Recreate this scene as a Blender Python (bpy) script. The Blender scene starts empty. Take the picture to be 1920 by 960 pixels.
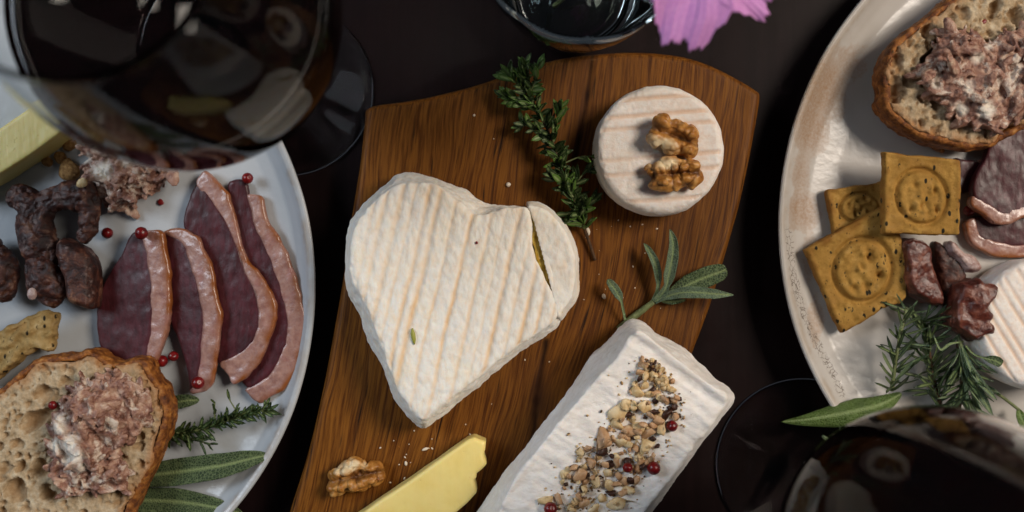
import bpy, bmesh, math, random
import numpy as np
from mathutils import Vector, Matrix, Euler

sc = bpy.context.scene
COL = sc.collection
random.seed(7)
RNG = np.random.default_rng(11)

# ------------------------------------------------------------------ camera, light, exposure
H = 460.0            # camera height above the table, millimetres (all modelling is in mm, scaled to metres when linked)
FPX = 1932.0         # focal length in photo pixels
cam = bpy.data.cameras.new('camera')
cam.sensor_width = 36.0
cam.lens = 36.0 * FPX / 1920.0
cam.clip_start = 0.01
cam.clip_end = 20
cam.dof.use_dof = True
cam.dof.focus_distance = 0.420
cam.dof.aperture_fstop = 6.3
cam_o = bpy.data.objects.new('camera', cam)
cam_o.location = (0, 0, H / 1000)
COL.objects.link(cam_o)
sc.camera = cam_o

world = bpy.data.worlds.new('World')
sc.world = world
world.use_nodes = True
bg = world.node_tree.nodes['Background']
bg.inputs[0].default_value = (0.55, 0.62, 0.75, 1)
bg.inputs[1].default_value = 0.055


def area(name, loc, target, size, power, color, size_y=None, spread=180):
    l = bpy.data.lights.new(name, 'AREA')
    l.shape = 'RECTANGLE'
    l.size = size
    l.size_y = size_y or size
    l.energy = power
    l.color = color
    l.spread = math.radians(spread)
    o = bpy.data.objects.new(name, l)
    o.location = loc
    o.rotation_euler = (Vector(target) - Vector(loc)).to_track_quat('-Z', 'Y').to_euler()
    COL.objects.link(o)
    return o


area('warm_window', (1.18, 0.46, 1.36), (0.03, 0.0, 0.0), 0.62, 28.0, (1.0, 0.885, 0.765), 0.62)
area('cool_window', (-1.05, 0.40, 0.92), (-0.1, 0.0, 0.0), 0.55, 9.5, (0.78, 0.88, 1.0), 0.55)
for i, (bx_, by_) in enumerate(((-0.30, 0.16), (-0.27, 0.20), (-0.24, 0.155), (-0.215, 0.14))):
    area('ceiling_bulb', (bx_ * 3, by_ * 3 + 0.05, 1.9), (bx_ * 3, by_ * 3, 0), 0.03, 0.06, (1.0, 0.9, 0.78), 0.05)

sc.view_settings.view_transform = 'Standard'
sc.view_settings.look = 'None'
sc.view_settings.exposure = 0.0
sc.view_settings.gamma = 1.0
sc.cycles.use_denoising = True
sc.cycles.max_bounces = 14
sc.cycles.transmission_bounces = 12
sc.cycles.transparent_max_bounces = 12
sc.cycles.caustics_reflective = False
sc.cycles.caustics_refractive = True
sc.cycles.blur_glossy = 0.0
sc.cycles.sample_clamp_indirect = 4.0


# ------------------------------------------------------------------ geometry helpers (mm)
def W(px, py, z=0.0):
    s = (H - z) / FPX
    return np.array([(px - 960.0) * s, -(py - 480.0) * s, z])


def WP(pts, z=0.0):
    return np.array([W(p[0], p[1], p[2] if len(p) > 2 else z) for p in pts])


def catmull(P, k=8, closed=True):
    P = np.asarray(P, float)
    n = len(P)
    out = []
    t = np.linspace(0, 1, k, endpoint=False)[:, None]
    rng = range(n) if closed else range(n - 1)
    for i in rng:
        if closed:
            a, b, c, d = P[(i - 1) % n], P[i], P[(i + 1) % n], P[(i + 2) % n]
        else:
            a, b, c, d = P[max(i - 1, 0)], P[i], P[i + 1], P[min(i + 2, n - 1)]
        out.append(0.5 * (2 * b + (c - a) * t + (2 * a - 5 * b + 4 * c - d) * t ** 2 + (-a + 3 * b - 3 * c + d) * t ** 3))
    if not closed:
        out.append(P[-1:])
    return np.concatenate(out)


def linear(P, k=8):
    P = np.asarray(P, float)
    n = len(P)
    t = np.linspace(0, 1, k, endpoint=False)[:, None]
    return np.concatenate([P[i] * (1 - t) + P[(i + 1) % n] * t for i in range(n)])


def ccw(P):
    x, y = P[:, 0], P[:, 1]
    a = np.sum(x * np.roll(y, -1) - np.roll(x, -1) * y)
    return P if a > 0 else P[::-1].copy()


def offset(P, d):
    """grow a ccw outline outwards by d mm"""
    t = np.roll(P, -1, 0) - np.roll(P, 1, 0)
    t /= np.linalg.norm(t, axis=1)[:, None] + 1e-9
    return P + np.stack([t[:, 1], -t[:, 0]], 1) * d


TAB = RNG.random(4096)
PERM = RNG.permutation(4096)


def vnoise(p):
    p = np.asarray(p, float)
    i = np.floor(p).astype(np.int64)
    f = p - i
    u = f * f * f * (f * (f * 6 - 15) + 10)
    r = 0
    for dx in (0, 1):
        wx = u[:, 0] if dx else 1 - u[:, 0]
        hx = PERM[(i[:, 0] + dx) & 4095]
        for dy in (0, 1):
            wy = u[:, 1] if dy else 1 - u[:, 1]
            hy = PERM[(hx + i[:, 1] + dy) & 4095]
            for dz in (0, 1):
                wz = u[:, 2] if dz else 1 - u[:, 2]
                r = r + wx * wy * wz * TAB[PERM[(hy + i[:, 2] + dz) & 4095]]
    return r * 2 - 1


def fbm(p, size, octv=3, seed=0.0, gain=0.5):
    p = np.asarray(p, float) / size + np.array([17.3, 5.1, 9.7]) * (seed + 1)
    a, r, t = 1.0, 0.0, 0.0
    for o in range(octv):
        r = r + a * vnoise(p * 2 ** o + o * 7.7)
        t += a
        a *= gain
    return r / t


def worley(p, size, seed=0):
    """distance to the nearest and second nearest feature point, in cells"""
    p = np.asarray(p, float) / size + seed * 3.3
    i = np.floor(p).astype(np.int64)
    d1 = np.full(len(p), 9.0)
    d2 = np.full(len(p), 9.0)
    for dx in (-1, 0, 1):
        for dy in (-1, 0, 1):
            for dz in (-1, 0, 1):
                c = i + (dx, dy, dz)
                h = PERM[(PERM[(PERM[c[:, 0] & 4095] + c[:, 1]) & 4095] + c[:, 2]) & 4095]
                q = c + np.stack([TAB[h], TAB[(h + 911) & 4095], TAB[(h + 2203) & 4095]], 1)
                d = np.linalg.norm(q - p, axis=1)
                d2 = np.minimum(d2, np.maximum(d, d1))
                d1 = np.minimum(d1, d)
    return d1, d2


def remesh(V, F, voxel):
    me = bpy.data.meshes.new('tmp')
    me.from_pydata([tuple(v) for v in V], [], [tuple(int(i) for i in f) for f in F])
    ob = bpy.data.objects.new('tmp', me)
    COL.objects.link(ob)
    m = ob.modifiers.new('r', 'REMESH')
    m.mode = 'VOXEL'
    m.voxel_size = voxel
    dg = bpy.context.evaluated_depsgraph_get()
    e = ob.evaluated_get(dg)
    m2 = e.to_mesh()
    n = len(m2.vertices)
    v = np.empty(n * 3)
    m2.vertices.foreach_get('co', v)
    v = v.reshape(-1, 3)
    nf = len(m2.polygons)
    lt = np.empty(nf, np.int32)
    m2.polygons.foreach_get('loop_total', lt)
    li = np.empty(len(m2.loops), np.int32)
    m2.loops.foreach_get('vertex_index', li)
    if nf and (lt == 4).all():
        f = li.reshape(-1, 4).copy()
    else:
        f = []
        k = 0
        for c in lt:
            f.append(list(li[k:k + c]) + ([li[k + c - 1]] if c == 3 else []))
            k += c
        f = np.array(f)
    e.to_mesh_clear()
    bpy.data.objects.remove(ob)
    bpy.data.meshes.remove(me)
    return v, f


def smooth(V, F, it=4, lam=0.6):
    n = len(V)
    E = np.concatenate([F[:, [0, 1]], F[:, [1, 2]], F[:, [2, 3]], F[:, [3, 0]]])
    E = np.concatenate([E, E[:, ::-1]])
    deg = np.bincount(E[:, 0], minlength=n) + 1e-9
    for _ in range(it):
        s = np.stack([np.bincount(E[:, 0], V[E[:, 1], k], minlength=n) for k in range(3)], 1)
        V = V + lam * (s / deg[:, None] - V)
    return V


def normals(V, F):
    n = np.cross(V[F[:, 2]] - V[F[:, 0]], V[F[:, 3]] - V[F[:, 1]])
    N = np.zeros_like(V)
    for k in range(4):
        for c in range(3):
            N[:, c] += np.bincount(F[:, k], n[:, c], minlength=len(V))
    return N / (np.linalg.norm(N, axis=1)[:, None] + 1e-12)


def rings_solid(rings, voxel, sm=4):
    """rings: list of (n,3) closed loops from the bottom up, all the same length"""
    n = len(rings[0])
    V = np.concatenate(rings)
    F = []
    for r in range(len(rings) - 1):
        for i in range(n):
            j = (i + 1) % n
            F.append((r * n + i, r * n + j, (r + 1) * n + j, (r + 1) * n + i))
    F.append(tuple(range(n - 1, -1, -1)))
    F.append(tuple(range((len(rings) - 1) * n, len(rings) * n)))
    V, F = remesh(V, F, voxel)
    return smooth(V, F, sm), F


def slab(outline, z0, z1, voxel=0.7, sm=4, prof=((0, -0.8), (0.25, 0), (0.75, 0), (1, -0.8))):
    """outline (n,2+) in mm -> closed body between z0 and z1"""
    P = ccw(np.asarray(outline)[:, :2])
    rr = []
    for t, d in prof:
        Q = offset(P, d)
        rr.append(np.column_stack([Q, np.full(len(Q), z0 + t * (z1 - z0))]))
    return rings_solid(rr, voxel, sm)


_ICO = {}


def ico(sub=2):
    if sub not in _ICO:
        bm = bmesh.new()
        bmesh.ops.create_icosphere(bm, subdivisions=sub, radius=1)
        bm.verts.ensure_lookup_table()
        _ICO[sub] = (np.array([v.co[:] for v in bm.verts]), np.array([[v.index for v in f.verts] for f in bm.faces]))
        bm.free()
    return _ICO[sub]


def rotm(a, b, c):
    return np.array(Euler((a, b, c)).to_matrix())


def blobs(items, voxel, sm=2):
    """union of ellipsoids: items (centre, radii, rotation matrix or None)"""
    vs, fs, k = [], [], 0
    v0, f0 = ico(2)
    for it in items:
        c, r = it[0], it[1]
        v = v0 * np.asarray(r, float)
        if len(it) > 2 and it[2] is not None:
            v = v @ it[2].T
        vs.append(v + np.asarray(c, float))
        fs.append(f0 + k)
        k += len(v0)
    V, F = remesh(np.concatenate(vs), np.concatenate(fs), voxel)
    return smooth(V, F, sm), F


def tube(P, R, seg=8):
    """capped tube along P (n,3) with radii R -> V, F quads (caps as fans of degenerate quads)"""
    P = np.asarray(P, float)
    n = len(P)
    R = np.broadcast_to(np.asarray(R, float), (n,))
    T = np.gradient(P, axis=0)
    T /= np.linalg.norm(T, axis=1)[:, None] + 1e-9
    ref = np.array([0.0, 0.0, 1.0]) if abs(T[0, 2]) < 0.9 else np.array([1.0, 0, 0])
    V = []
    for i in range(n):
        a = np.cross(ref, T[i])
        a /= np.linalg.norm(a) + 1e-9
        b = np.cross(T[i], a)
        ref = b
        th = np.linspace(0, 2 * math.pi, seg, endpoint=False)[:, None]
        V.append(P[i] + R[i] * (np.cos(th) * a + np.sin(th) * b))
    V = np.concatenate(V + [P[:1], P[-1:]])
    F = []
    for i in range(n - 1):
        for j in range(seg):
            k = (j + 1) % seg
            F.append((i * seg + j, i * seg + k, (i + 1) * seg + k, (i + 1) * seg + j))
    c0, c1 = n * seg, n * seg + 1
    for j in range(seg):
        k = (j + 1) % seg
        F.append((c0, k, j))
        F.append((c1, (n - 1) * seg + j, (n - 1) * seg + k))
    return V, F


def lathe(prof, seg=128, closed=False):
    """prof: (r, z) list; a point with r = 0 closes the surface"""
    V, F, idx = [], [], []
    for r, z in prof:
        if r < 1e-6:
            idx.append([len(V)] * seg)
            V.append((0, 0, z))
        else:
            idx.append(list(range(len(V), len(V) + seg)))
            for j in range(seg):
                a = 2 * math.pi * j / seg
                V.append((r * math.cos(a), r * math.sin(a), z))
    m = len(prof)
    for i in range(m if closed else m - 1):
        A, B = idx[i], idx[(i + 1) % m]
        for j in range(seg):
            k = (j + 1) % seg
            q = [A[j], A[k], B[k], B[j]]
            q2 = [x for n_, x in enumerate(q) if x not in q[:n_]]
            if len(q2) >= 3:
                F.append(tuple(q2))
    return np.array(V, float), F


def curve_pts(pts, k=6):
    return catmull(np.asarray(pts, float), k, closed=False)


# ------------------------------------------------------------------ objects
def mesh_from(name, V, F, material, attrs=None, flat=False):
    me = bpy.data.meshes.new(name)
    V = np.asarray(V, float) * 0.001
    if isinstance(F, np.ndarray):
        n = len(F)
        k = F.shape[1]
        me.vertices.add(len(V))
        me.vertices.foreach_set('co', V.ravel())
        me.loops.add(n * k)
        me.loops.foreach_set('vertex_index', F.astype(np.int32).ravel())
        me.polygons.add(n)
        me.polygons.foreach_set('loop_start', np.arange(0, n * k, k, dtype=np.int32))
        me.update(calc_edges=True)
    else:
        me.from_pydata([tuple(v) for v in V], [], F)
    me.validate()
    if not flat:
        me.polygons.foreach_set('use_smooth', np.ones(len(me.polygons), bool))
    for a, val in (attrs or {}).items():
        at = me.attributes.new(a, 'FLOAT', 'POINT')
        at.data.foreach_set('value', np.asarray(val, np.float32))
    if material:
        me.materials.append(material)
    me.update()
    return me


def tag(o, label=None, cat=None, group=None, kind=None):
    if label:
        o['label'] = label
    if cat:
        o['category'] = cat
    if group:
        o['group'] = group
    if kind:
        o['kind'] = kind
    return o


def thing(name, label, cat, base, group=None):
    o = bpy.data.objects.new(name, None)
    o.empty_display_size = 0.01
    o.location = np.asarray(base, float) * 0.001
    COL.objects.link(o)
    return tag(o, label, cat, group)


def part(name, V, F, material, parent, attrs=None, flat=False, root=None):
    r = root or parent
    base = np.array(r.location) * 1000
    me = mesh_from(name, np.asarray(V) - base, F, material, attrs, flat)
    o = bpy.data.objects.new(name, me)
    o.parent = parent
    COL.objects.link(o)
    return o


def single(name, V, F, material, label, cat, group=None, attrs=None, flat=False, kind=None):
    V = np.asarray(V, float)
    base = np.array([V[:, 0].mean(), V[:, 1].mean(), V[:, 2].min()])
    me = mesh_from(name, V - base, F, material, attrs, flat)
    o = bpy.data.objects.new(name, me)
    o.location = base * 0.001
    COL.objects.link(o)
    return tag(o, label, cat, group, kind)


def inst(name, me, parent, M=None, loc=None, rot=None, scale=1.0):
    """another object on shared mesh data; M maps local mm to the parent's mm frame"""
    o = bpy.data.objects.new(name, me)
    if parent:
        o.parent = parent
    COL.objects.link(o)
    if M is not None:
        o.matrix_local = M
    else:
        o.location = np.asarray(loc, float) * 0.001
        o.rotation_euler = rot or (0, 0, 0)
        o.scale = (scale,) * 3
    return o


def frame_matrix(pos, d, n, s=1.0):
    d = np.asarray(d, float)
    d = d / (np.linalg.norm(d) + 1e-9)
    y = np.cross(n, d)
    y /= np.linalg.norm(y) + 1e-9
    z = np.cross(d, y)
    M = Matrix.Identity(4)
    for i in range(3):
        M[i][0], M[i][1], M[i][2], M[i][3] = d[i] * s, y[i] * s, z[i] * s, pos[i] * 0.001
    return M


# ------------------------------------------------------------------ materials
def lin(c):
    return tuple((x / 12.92 if x <= 0.04045 else ((x + 0.055) / 1.055) ** 2.4) for x in c) + (1.0,)


def hx(s):
    s = s.lstrip('#')
    return lin(tuple(int(s[i:i + 2], 16) / 255 for i in (0, 2, 4)))


class Mat:
    def __init__(self, name, rough=0.6, spec=0.5):
        self.m = bpy.data.materials.new(name)
        self.m.use_nodes = True
        self.nt = self.m.node_tree
        self.b = self.nt.nodes['Principled BSDF']
        self.b.inputs['Roughness'].default_value = rough
        self.b.inputs['Specular IOR Level'].default_value = spec
        self.tc = self.nt.nodes.new('ShaderNodeTexCoord')
        self.obj = self.tc.outputs['Object']

    def link(self, a, b):
        self.nt.links.new(a, b)

    def _in(self, sock, v):
        if isinstance(v, bpy.types.NodeSocket):
            self.link(v, sock)
        else:
            sock.default_value = v

    def mapping(self, scale=(1, 1, 1), rot=(0, 0, 0), vec=None, loc=(0, 0, 0)):
        n = self.nt.nodes.new('ShaderNodeMapping')
        self.link(vec or self.obj, n.inputs['Vector'])
        n.inputs['Scale'].default_value = scale
        n.inputs['Rotation'].default_value = rot
        n.inputs['Location'].default_value = loc
        return n.outputs[0]

    def noise(self, mm, detail=4, rough=0.55, dist=0.0, vec=None):
        n = self.nt.nodes.new('ShaderNodeTexNoise')
        n.inputs['Scale'].default_value = 1000.0 / mm
        n.inputs['Detail'].default_value = detail
        n.inputs['Roughness'].default_value = rough
        n.inputs['Distortion'].default_value = dist
        self.link(vec or self.obj, n.inputs['Vector'])
        return n.outputs['Fac']

    def voronoi(self, mm, feature='F1', vec=None, rnd=1.0):
        n = self.nt.nodes.new('ShaderNodeTexVoronoi')
        n.feature = feature
        n.inputs['Scale'].default_value = 1000.0 / mm
        n.inputs['Randomness'].default_value = rnd
        self.link(vec or self.obj, n.inputs['Vector'])
        return n.outputs['Distance']

    def ramp(self, fac, stops):
        n = self.nt.nodes.new('ShaderNodeValToRGB')
        e = n.color_ramp.elements
        while len(e) < len(stops):
            e.new(0.5)
        for el, (p, c) in zip(e, stops):
            el.position = p
            el.color = hx(c) if isinstance(c, str) else ((c, c, c, 1) if isinstance(c, (int, float)) else c)
        self.link(fac, n.inputs['Fac'])
        return n.outputs['Color']

    def mix(self, fac, a, b, mode='MIX'):
        n = self.nt.nodes.new('ShaderNodeMix')
        n.data_type = 'RGBA'
        n.blend_type = mode
        self._in(n.inputs['Factor'], fac)
        self._in(n.inputs['A'] if False else n.inputs[6], hx(a) if isinstance(a, str) else a)
        self._in(n.inputs[7], hx(b) if isinstance(b, str) else b)
        return n.outputs[2]

    def math(self, op, a, b=0.0, c=None):
        n = self.nt.nodes.new('ShaderNodeMath')
        n.operation = op
        self._in(n.inputs[0], a)
        self._in(n.inputs[1], b)
        if c is not None:
            self._in(n.inputs[2], c)
        return n.outputs[0]

    def attr(self, name):
        n = self.nt.nodes.new('ShaderNodeAttribute')
        n.attribute_name = name
        return n.outputs['Fac']

    def color(self, v):
        self._in(self.b.inputs['Base Color'], hx(v) if isinstance(v, str) else v)
        return self

    def rough(self, v):
        self._in(self.b.inputs['Roughness'], v)
        return self

    def bump(self, hgt, mm=0.3, strength=1.0):
        n = self.nt.nodes.new('ShaderNodeBump')
        n.inputs['Strength'].default_value = strength
        n.inputs['Distance'].default_value = mm * 0.001
        self._in(n.inputs['Height'], hgt)
        if self.b.inputs['Normal'].is_linked:
            self.link(self.b.inputs['Normal'].links[0].from_socket, n.inputs['Normal'])
        self.link(n.outputs[0], self.b.inputs['Normal'])
        return self

    def sss(self, w, mm, radius=(1, 0.6, 0.4)):
        self.b.inputs['Subsurface Weight'].default_value = w
        self.b.inputs['Subsurface Scale'].default_value = mm * 0.001
        self.b.inputs['Subsurface Radius'].default_value = radius
        return self

    def coat(self, w, r=0.1):
        self.b.inputs['Coat Weight'].default_value = w
        self.b.inputs['Coat Roughness'].default_value = r
        return self


# table top
M_table = Mat('dark_stained_table', 0.32, 0.12)
_v = M_table.mapping((1, 0.05, 1), (0, 0, 0.9))
M_table.color(M_table.ramp(M_table.noise(5, 5, vec=_v), [(0.3, '#140a0a'), (0.7, '#1c1010')]))
M_table.rough(M_table.math('MULTIPLY_ADD', M_table.noise(14, 5), 0.25, 0.28))
M_table.bump(M_table.noise(1.5, 3, vec=_v), 0.05, 0.5)

# oiled oak
M_oak = Mat('oiled_oak', 0.45, 0.16)
_r = (0, 0, math.radians(11))
_w = M_oak.nt.nodes.new('ShaderNodeVectorMath'); _w.operation = 'ADD'
_m0 = M_oak.mapping((1, 1, 1), _r)
_wn = M_oak.nt.nodes.new('ShaderNodeTexNoise'); _wn.inputs['Scale'].default_value = 11; _wn.inputs['Detail'].default_value = 3
M_oak.link(M_oak.mapping((1, 0.45, 1), (0, 0, 0), _m0), _wn.inputs['Vector'])
_ws = M_oak.nt.nodes.new('ShaderNodeVectorMath'); _ws.operation = 'MULTIPLY'
M_oak.link(_wn.outputs['Color'], _ws.inputs[0]); _ws.inputs[1].default_value = (0.034, 0, 0)
M_oak.link(_m0, _w.inputs[0]); M_oak.link(_ws.outputs[0], _w.inputs[1])
_warp = _w.outputs[0]
_ring = M_oak.noise(2.3, 4, 0.65, vec=M_oak.mapping((1, 0.025, 0.3), (0, 0, 0), _warp))
_fib = M_oak.noise(0.9, 4, 0.6, vec=M_oak.mapping((1, 0.045, 1), (0, 0, 0), _warp))
_broad = M_oak.noise(42, 3, vec=M_oak.mapping((1, 0.3, 1), (0, 0, 0), _warp))
_pore = M_oak.noise(1.5, 2, 0.5, vec=M_oak.mapping((1, 0.06, 1), (0, 0, 0), _warp))
_c = M_oak.ramp(_ring, [(0.26, '#45260b'), (0.40, '#6d4012'), (0.50, '#875419'), (0.57, '#724413'), (0.66, '#814f17'), (0.78, '#522f0d')])
_c = M_oak.mix(M_oak.ramp(_broad, [(0.38, 0.0), (0.66, 0.75)]), _c, M_oak.mix(0.5, _c, '#3c2310'))
_c = M_oak.mix(M_oak.ramp(_fib, [(0.36, 0.75), (0.56, 0.0)]), _c, M_oak.mix(1.0, _c, '#8f6f4c', 'MULTIPLY'))
_c = M_oak.mix(M_oak.ramp(_pore, [(0.24, 0.9), (0.36, 0.0)]), _c, '#1c0f07')
for _ra, _of in ((0.9, 0.1), (-0.55, 0.5), (0.25, 0.9)):
    _sn = M_oak.noise(1.1, 1, 0.4, vec=M_oak.mapping((1, 0.018, 1), (0, 0, _ra), None, (_of, _of, 0)))
    _sm = M_oak.math('MULTIPLY', M_oak.ramp(_sn, [(0.755, 0.0), (0.79, 1.0)]), M_oak.ramp(M_oak.noise(25, 2), [(0.5, 0.0), (0.6, 0.5)]))
    _c = M_oak.mix(_sm, _c, '#a07038')
_cr = M_oak.attr('crack')
_c = M_oak.mix(_cr, _c, '#140a06')
_c = M_oak.mix(M_oak.attr('knot'), _c, '#3a1f0e')
M_oak.color(_c)
M_oak.rough(M_oak.math('MULTIPLY_ADD', _fib, 0.35, M_oak.math('MULTIPLY_ADD', _cr, 0.4, 0.38)))
M_oak.bump(_fib, 0.14, 0.7)
M_oak.bump(M_oak.math('MULTIPLY', _pore, 1.0), 0.2, 0.4)

# bloomy white rinds
def rind(name, base, tint, stain, wr=0.5, vec_scale=(1, 1, 1), rot=(0, 0, 0)):
    m = Mat(name, 0.75, 0.25)
    v = m.mapping(vec_scale, rot)
    big = m.noise(16, 4)
    c = m.mix(m.ramp(big, [(0.50, 0.0), (0.72, 0.55)]), base, stain)
    c = m.mix(m.ramp(m.noise(2.2, 5, 0.65, vec=v), [(0.42, 0.0), (0.66, 0.7)]), c, m.mix(0.45, c, tint))
    c = m.mix(m.ramp(m.noise(5.5, 5, 0.7), [(0.52, 0.0), (0.66, 0.5)]), c, '#e9e8e6')
    c = m.mix(m.attr('groove'), c, tint)
    c = m.mix(m.attr('paste'), c, '#c59a3a')
    m.color(c)
    m.bump(m.noise(3.0, 5, 0.6, 0.4, vec=v), 0.7, wr)
    m.bump(m.noise(0.7, 3, 0.6), 0.18, 0.5)
    m.sss(0.15, 1.6)
    m.b.inputs['Sheen Weight'].default_value = 0.15
    return m.m

M_heart = rind('heart_cheese_rind', '#f5f2e9', '#e6bb84', '#f2e8d0', 0.55, (1, 0.45, 1), (0, 0, math.radians(12)))
M_round = rind('round_cheese_rind', '#f1eae2', '#dab494', '#eee2d4', 0.5)
M_log = rind('log_cheese_rind', '#f3efea', '#cdbfb0', '#ebe1d5', 0.9, (0.5, 1, 1), (0, 0, math.radians(-55)))
M_paste = Mat('soft_cheese_paste', 0.35, 0.5)
M_paste.color(M_paste.ramp(M_paste.noise(3, 3), [(0.35, '#b8901e'), (0.65, '#ecd068')])).bump(M_paste.noise(1.5, 3), 0.5)
M_paste.sss(0.3, 2.0)
M_yellow = Mat('pressed_yellow_cheese', 0.42, 0.45)
M_yellow.color(M_yellow.mix(M_yellow.ramp(M_yellow.noise(9, 4), [(0.4, 0.0), (0.7, 0.5)]), '#f6e08e', '#efd274'))
M_yellow.bump(M_yellow.noise(2.5, 4, vec=M_yellow.mapping((1, 0.12, 1), (0, 0, -0.9))), 0.3, 0.6)
M_yellow.bump(M_yellow.ramp(M_yellow.noise(1.6, 3), [(0.26, 0.0), (0.32, 1.0)]), 0.25, 0.6)
M_yellow.sss(0.3, 2.5, (1, 0.7, 0.25))

# glazed stoneware
def stoneware(name, stain_amt, base):
    m = Mat(name, 0.16, 0.5)
    sep = m.nt.nodes.new('ShaderNodeVectorMath'); sep.operation = 'LENGTH'
    flat = m.mapping((1, 1, 0))
    m.link(flat, sep.inputs[0])
    r = sep.outputs['Value']
    warp = m.math('MULTIPLY_ADD', m.noise(30, 5, 0.65), 0.030, m.math('ADD', r, -0.015))
    band = m.ramp(m.math('MULTIPLY', warp, 5.0), [(0.50, 0.0), (0.60, 0.5), (0.665, 1.0), (0.684, 0.95), (0.694, 0.0)])
    patch = m.ramp(m.noise(26, 4, 0.6), [(0.42, 0.0), (0.62, 1.0)])
    speck = m.ramp(m.noise(1.3, 4, 0.7), [(0.30, 0.45), (0.65, 1.0)])
    sa = m.math('MULTIPLY_ADD', m.math('SUBTRACT', m.noise(9, 6, 0.7), 0.5), 0.9, m.attr('stain'))
    st = m.math('MULTIPLY', m.ramp(sa, [(0.30, 0.0), (0.36, 0.55), (0.9, 1.0)]), m.math('MULTIPLY', speck, stain_amt))
    c = m.mix(m.ramp(m.noise(40, 3), [(0.35, 0.0), (0.7, 1.0)]), base[0], base[1])
    c = m.mix(st, c, '#9a7a5c')
    rim = m.ramp(m.math('MULTIPLY', m.math('MULTIPLY_ADD', m.noise(3, 3), 0.002, r), 5.0), [(0.712, 0.0), (0.722, 0.7), (0.736, 0.0)])
    c = m.mix(m.math('MULTIPLY', rim, m.ramp(m.noise(12, 3), [(0.4, 0.15), (0.6, 0.8)])), c, '#a08a70')
    cw = m.nt.nodes.new('ShaderNodeTexNoise'); cw.inputs['Scale'].default_value = 260; cw.inputs['Detail'].default_value = 3
    m.link(m.obj, cw.inputs['Vector'])
    cv = m.nt.nodes.new('ShaderNodeVectorMath'); cv.operation = 'MULTIPLY_ADD'
    m.link(cw.outputs['Color'], cv.inputs[0]); cv.inputs[1].default_value = (0.005, 0.005, 0.005); m.link(m.obj, cv.inputs[2])
    ck = m.voronoi(2.6, 'DISTANCE_TO_EDGE', vec=cv.outputs[0])
    line = m.ramp(ck, [(0.0, 1.0), (0.06, 0.0)])
    where = m.ramp(m.math('MULTIPLY_ADD', m.math('SUBTRACT', m.noise(5, 3), 0.5), 0.8, m.attr('crackle')), [(0.35, 0.0), (0.55, 1.0)])
    c = m.mix(m.math('MULTIPLY', m.math('MULTIPLY', line, where), stain_amt), c, '#4a3828')
    m.color(c)
    m.rough(m.math('MULTIPLY_ADD', st, 0.3, 0.22))
    m.bump(m.noise(7, 3), 0.35, 0.5)
    m.bump(m.math('MULTIPLY', m.math('MULTIPLY', line, where), -1.0), 0.15, 0.5)
    return m.m

M_plate_l = stoneware('white_stoneware', 0.25, ('#bec2c5', '#b2b8bd'))
M_plate_r = stoneware('stained_stoneware', 0.95, ('#c4bfb9', '#b5afa7'))

# ------------------------------------------------------------------ the setting
V, F = [], []
n = 24
for i in range(n + 1):
    for j in range(n + 1):
        V.append((-900 + 1800 * i / n, -900 + 1800 * j / n, 0))
for i in range(n):
    for j in range(n):
        a = i * (n + 1) + j
        F.append((a, a + n + 1, a + n + 2, a + 1))
t = single('table', V, F, M_table.m, None, None, kind='structure')

# ------------------------------------------------------------------ oak board
BZ = 22.0
bo = [(690, 199), (760, 188), (830, 174), (900, 155), (960, 134), (1020, 115), (1090, 102), (1180, 96), (1260, 100), (1320, 115), (1375, 140),
      (1418, 166), (1428, 178), (1422, 225), (1408, 300), (1388, 390), (1362, 480), (1335, 570), (1302, 660), (1262, 770), (1225, 870), (1190, 980), (1160, 1100),
      (1060, 1180), (800, 1200), (600, 1180), (505, 1130), (520, 1040), (541, 960), (575, 850), (602, 735), (622, 630), (640, 530), (655, 420), (672, 310), (681, 230)]
B2 = ccw(catmull(WP(bo, BZ)[:, :2], 6))
V, F = slab(B2, 0.4, BZ, 0.8, 2, ((0, -5), (0.3, -2.0), (0.78, 0), (0.9, -0.3), (0.965, -1.2), (1, -2.6)))
N = normals(V, F)
V = V + N * (0.25 * fbm(V * (1, 0.3, 1), 14, 2))[:, None]


def px_of(V):
    s = FPX / (H - V[:, 2])
    return np.stack([960 + V[:, 0] * s, 480 - V[:, 1] * s], 1)


def dist_poly(Q, path):
    d = np.full(len(Q), 1e9)
    P = np.asarray(path, float)
    for a, b in zip(P[:-1], P[1:]):
        t = np.clip(((Q - a) @ (b - a)) / ((b - a) @ (b - a)), 0, 1)
        d = np.minimum(d, np.linalg.norm(Q - a - t[:, None] * (b - a), axis=1))
    return d


Q = px_of(V)
wob = 3.0 * fbm(V, 6, 3, 2)
c1 = np.exp(-((dist_poly(Q, [(1112, 96), (1106, 150), (1098, 200), (1087, 250), (1079, 300), (1075, 345)]) + wob) / 5.5) ** 2)
c1 *= np.clip((360 - Q[:, 1]) / 60, 0, 1) * np.clip(0.9 + fbm(V, 12, 2, 4), 0.5, 1)
c2 = np.exp(-((dist_poly(Q, [(1024, 640), (1016, 690), (1006, 740), (1003, 800), (990, 850)]) + wob) / 5.5) ** 2) * 0.9
kn = np.exp(-(np.hypot(Q[:, 0] - 1005, (Q[:, 1] - 752) * 0.8) / 6.5) ** 2) + 0.6 * np.exp(-(np.hypot(Q[:, 0] - 1186, (Q[:, 1] - 486) * 0.6) / 7) ** 2)
crack = np.clip(c1 + c2 + kn, 0, 1) * (N[:, 2] > 0.2)
knot = np.clip(0.7 * np.exp(-(np.hypot(Q[:, 0] - 1010, (Q[:, 1] - 740) * 0.35) / 20) ** 2) + 0.5 * np.exp(-(np.hypot(Q[:, 0] - 1090, (Q[:, 1] - 230) * 0.12) / 16) ** 2), 0, 1)
V[:, 2] -= 0.25 * crack
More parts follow.
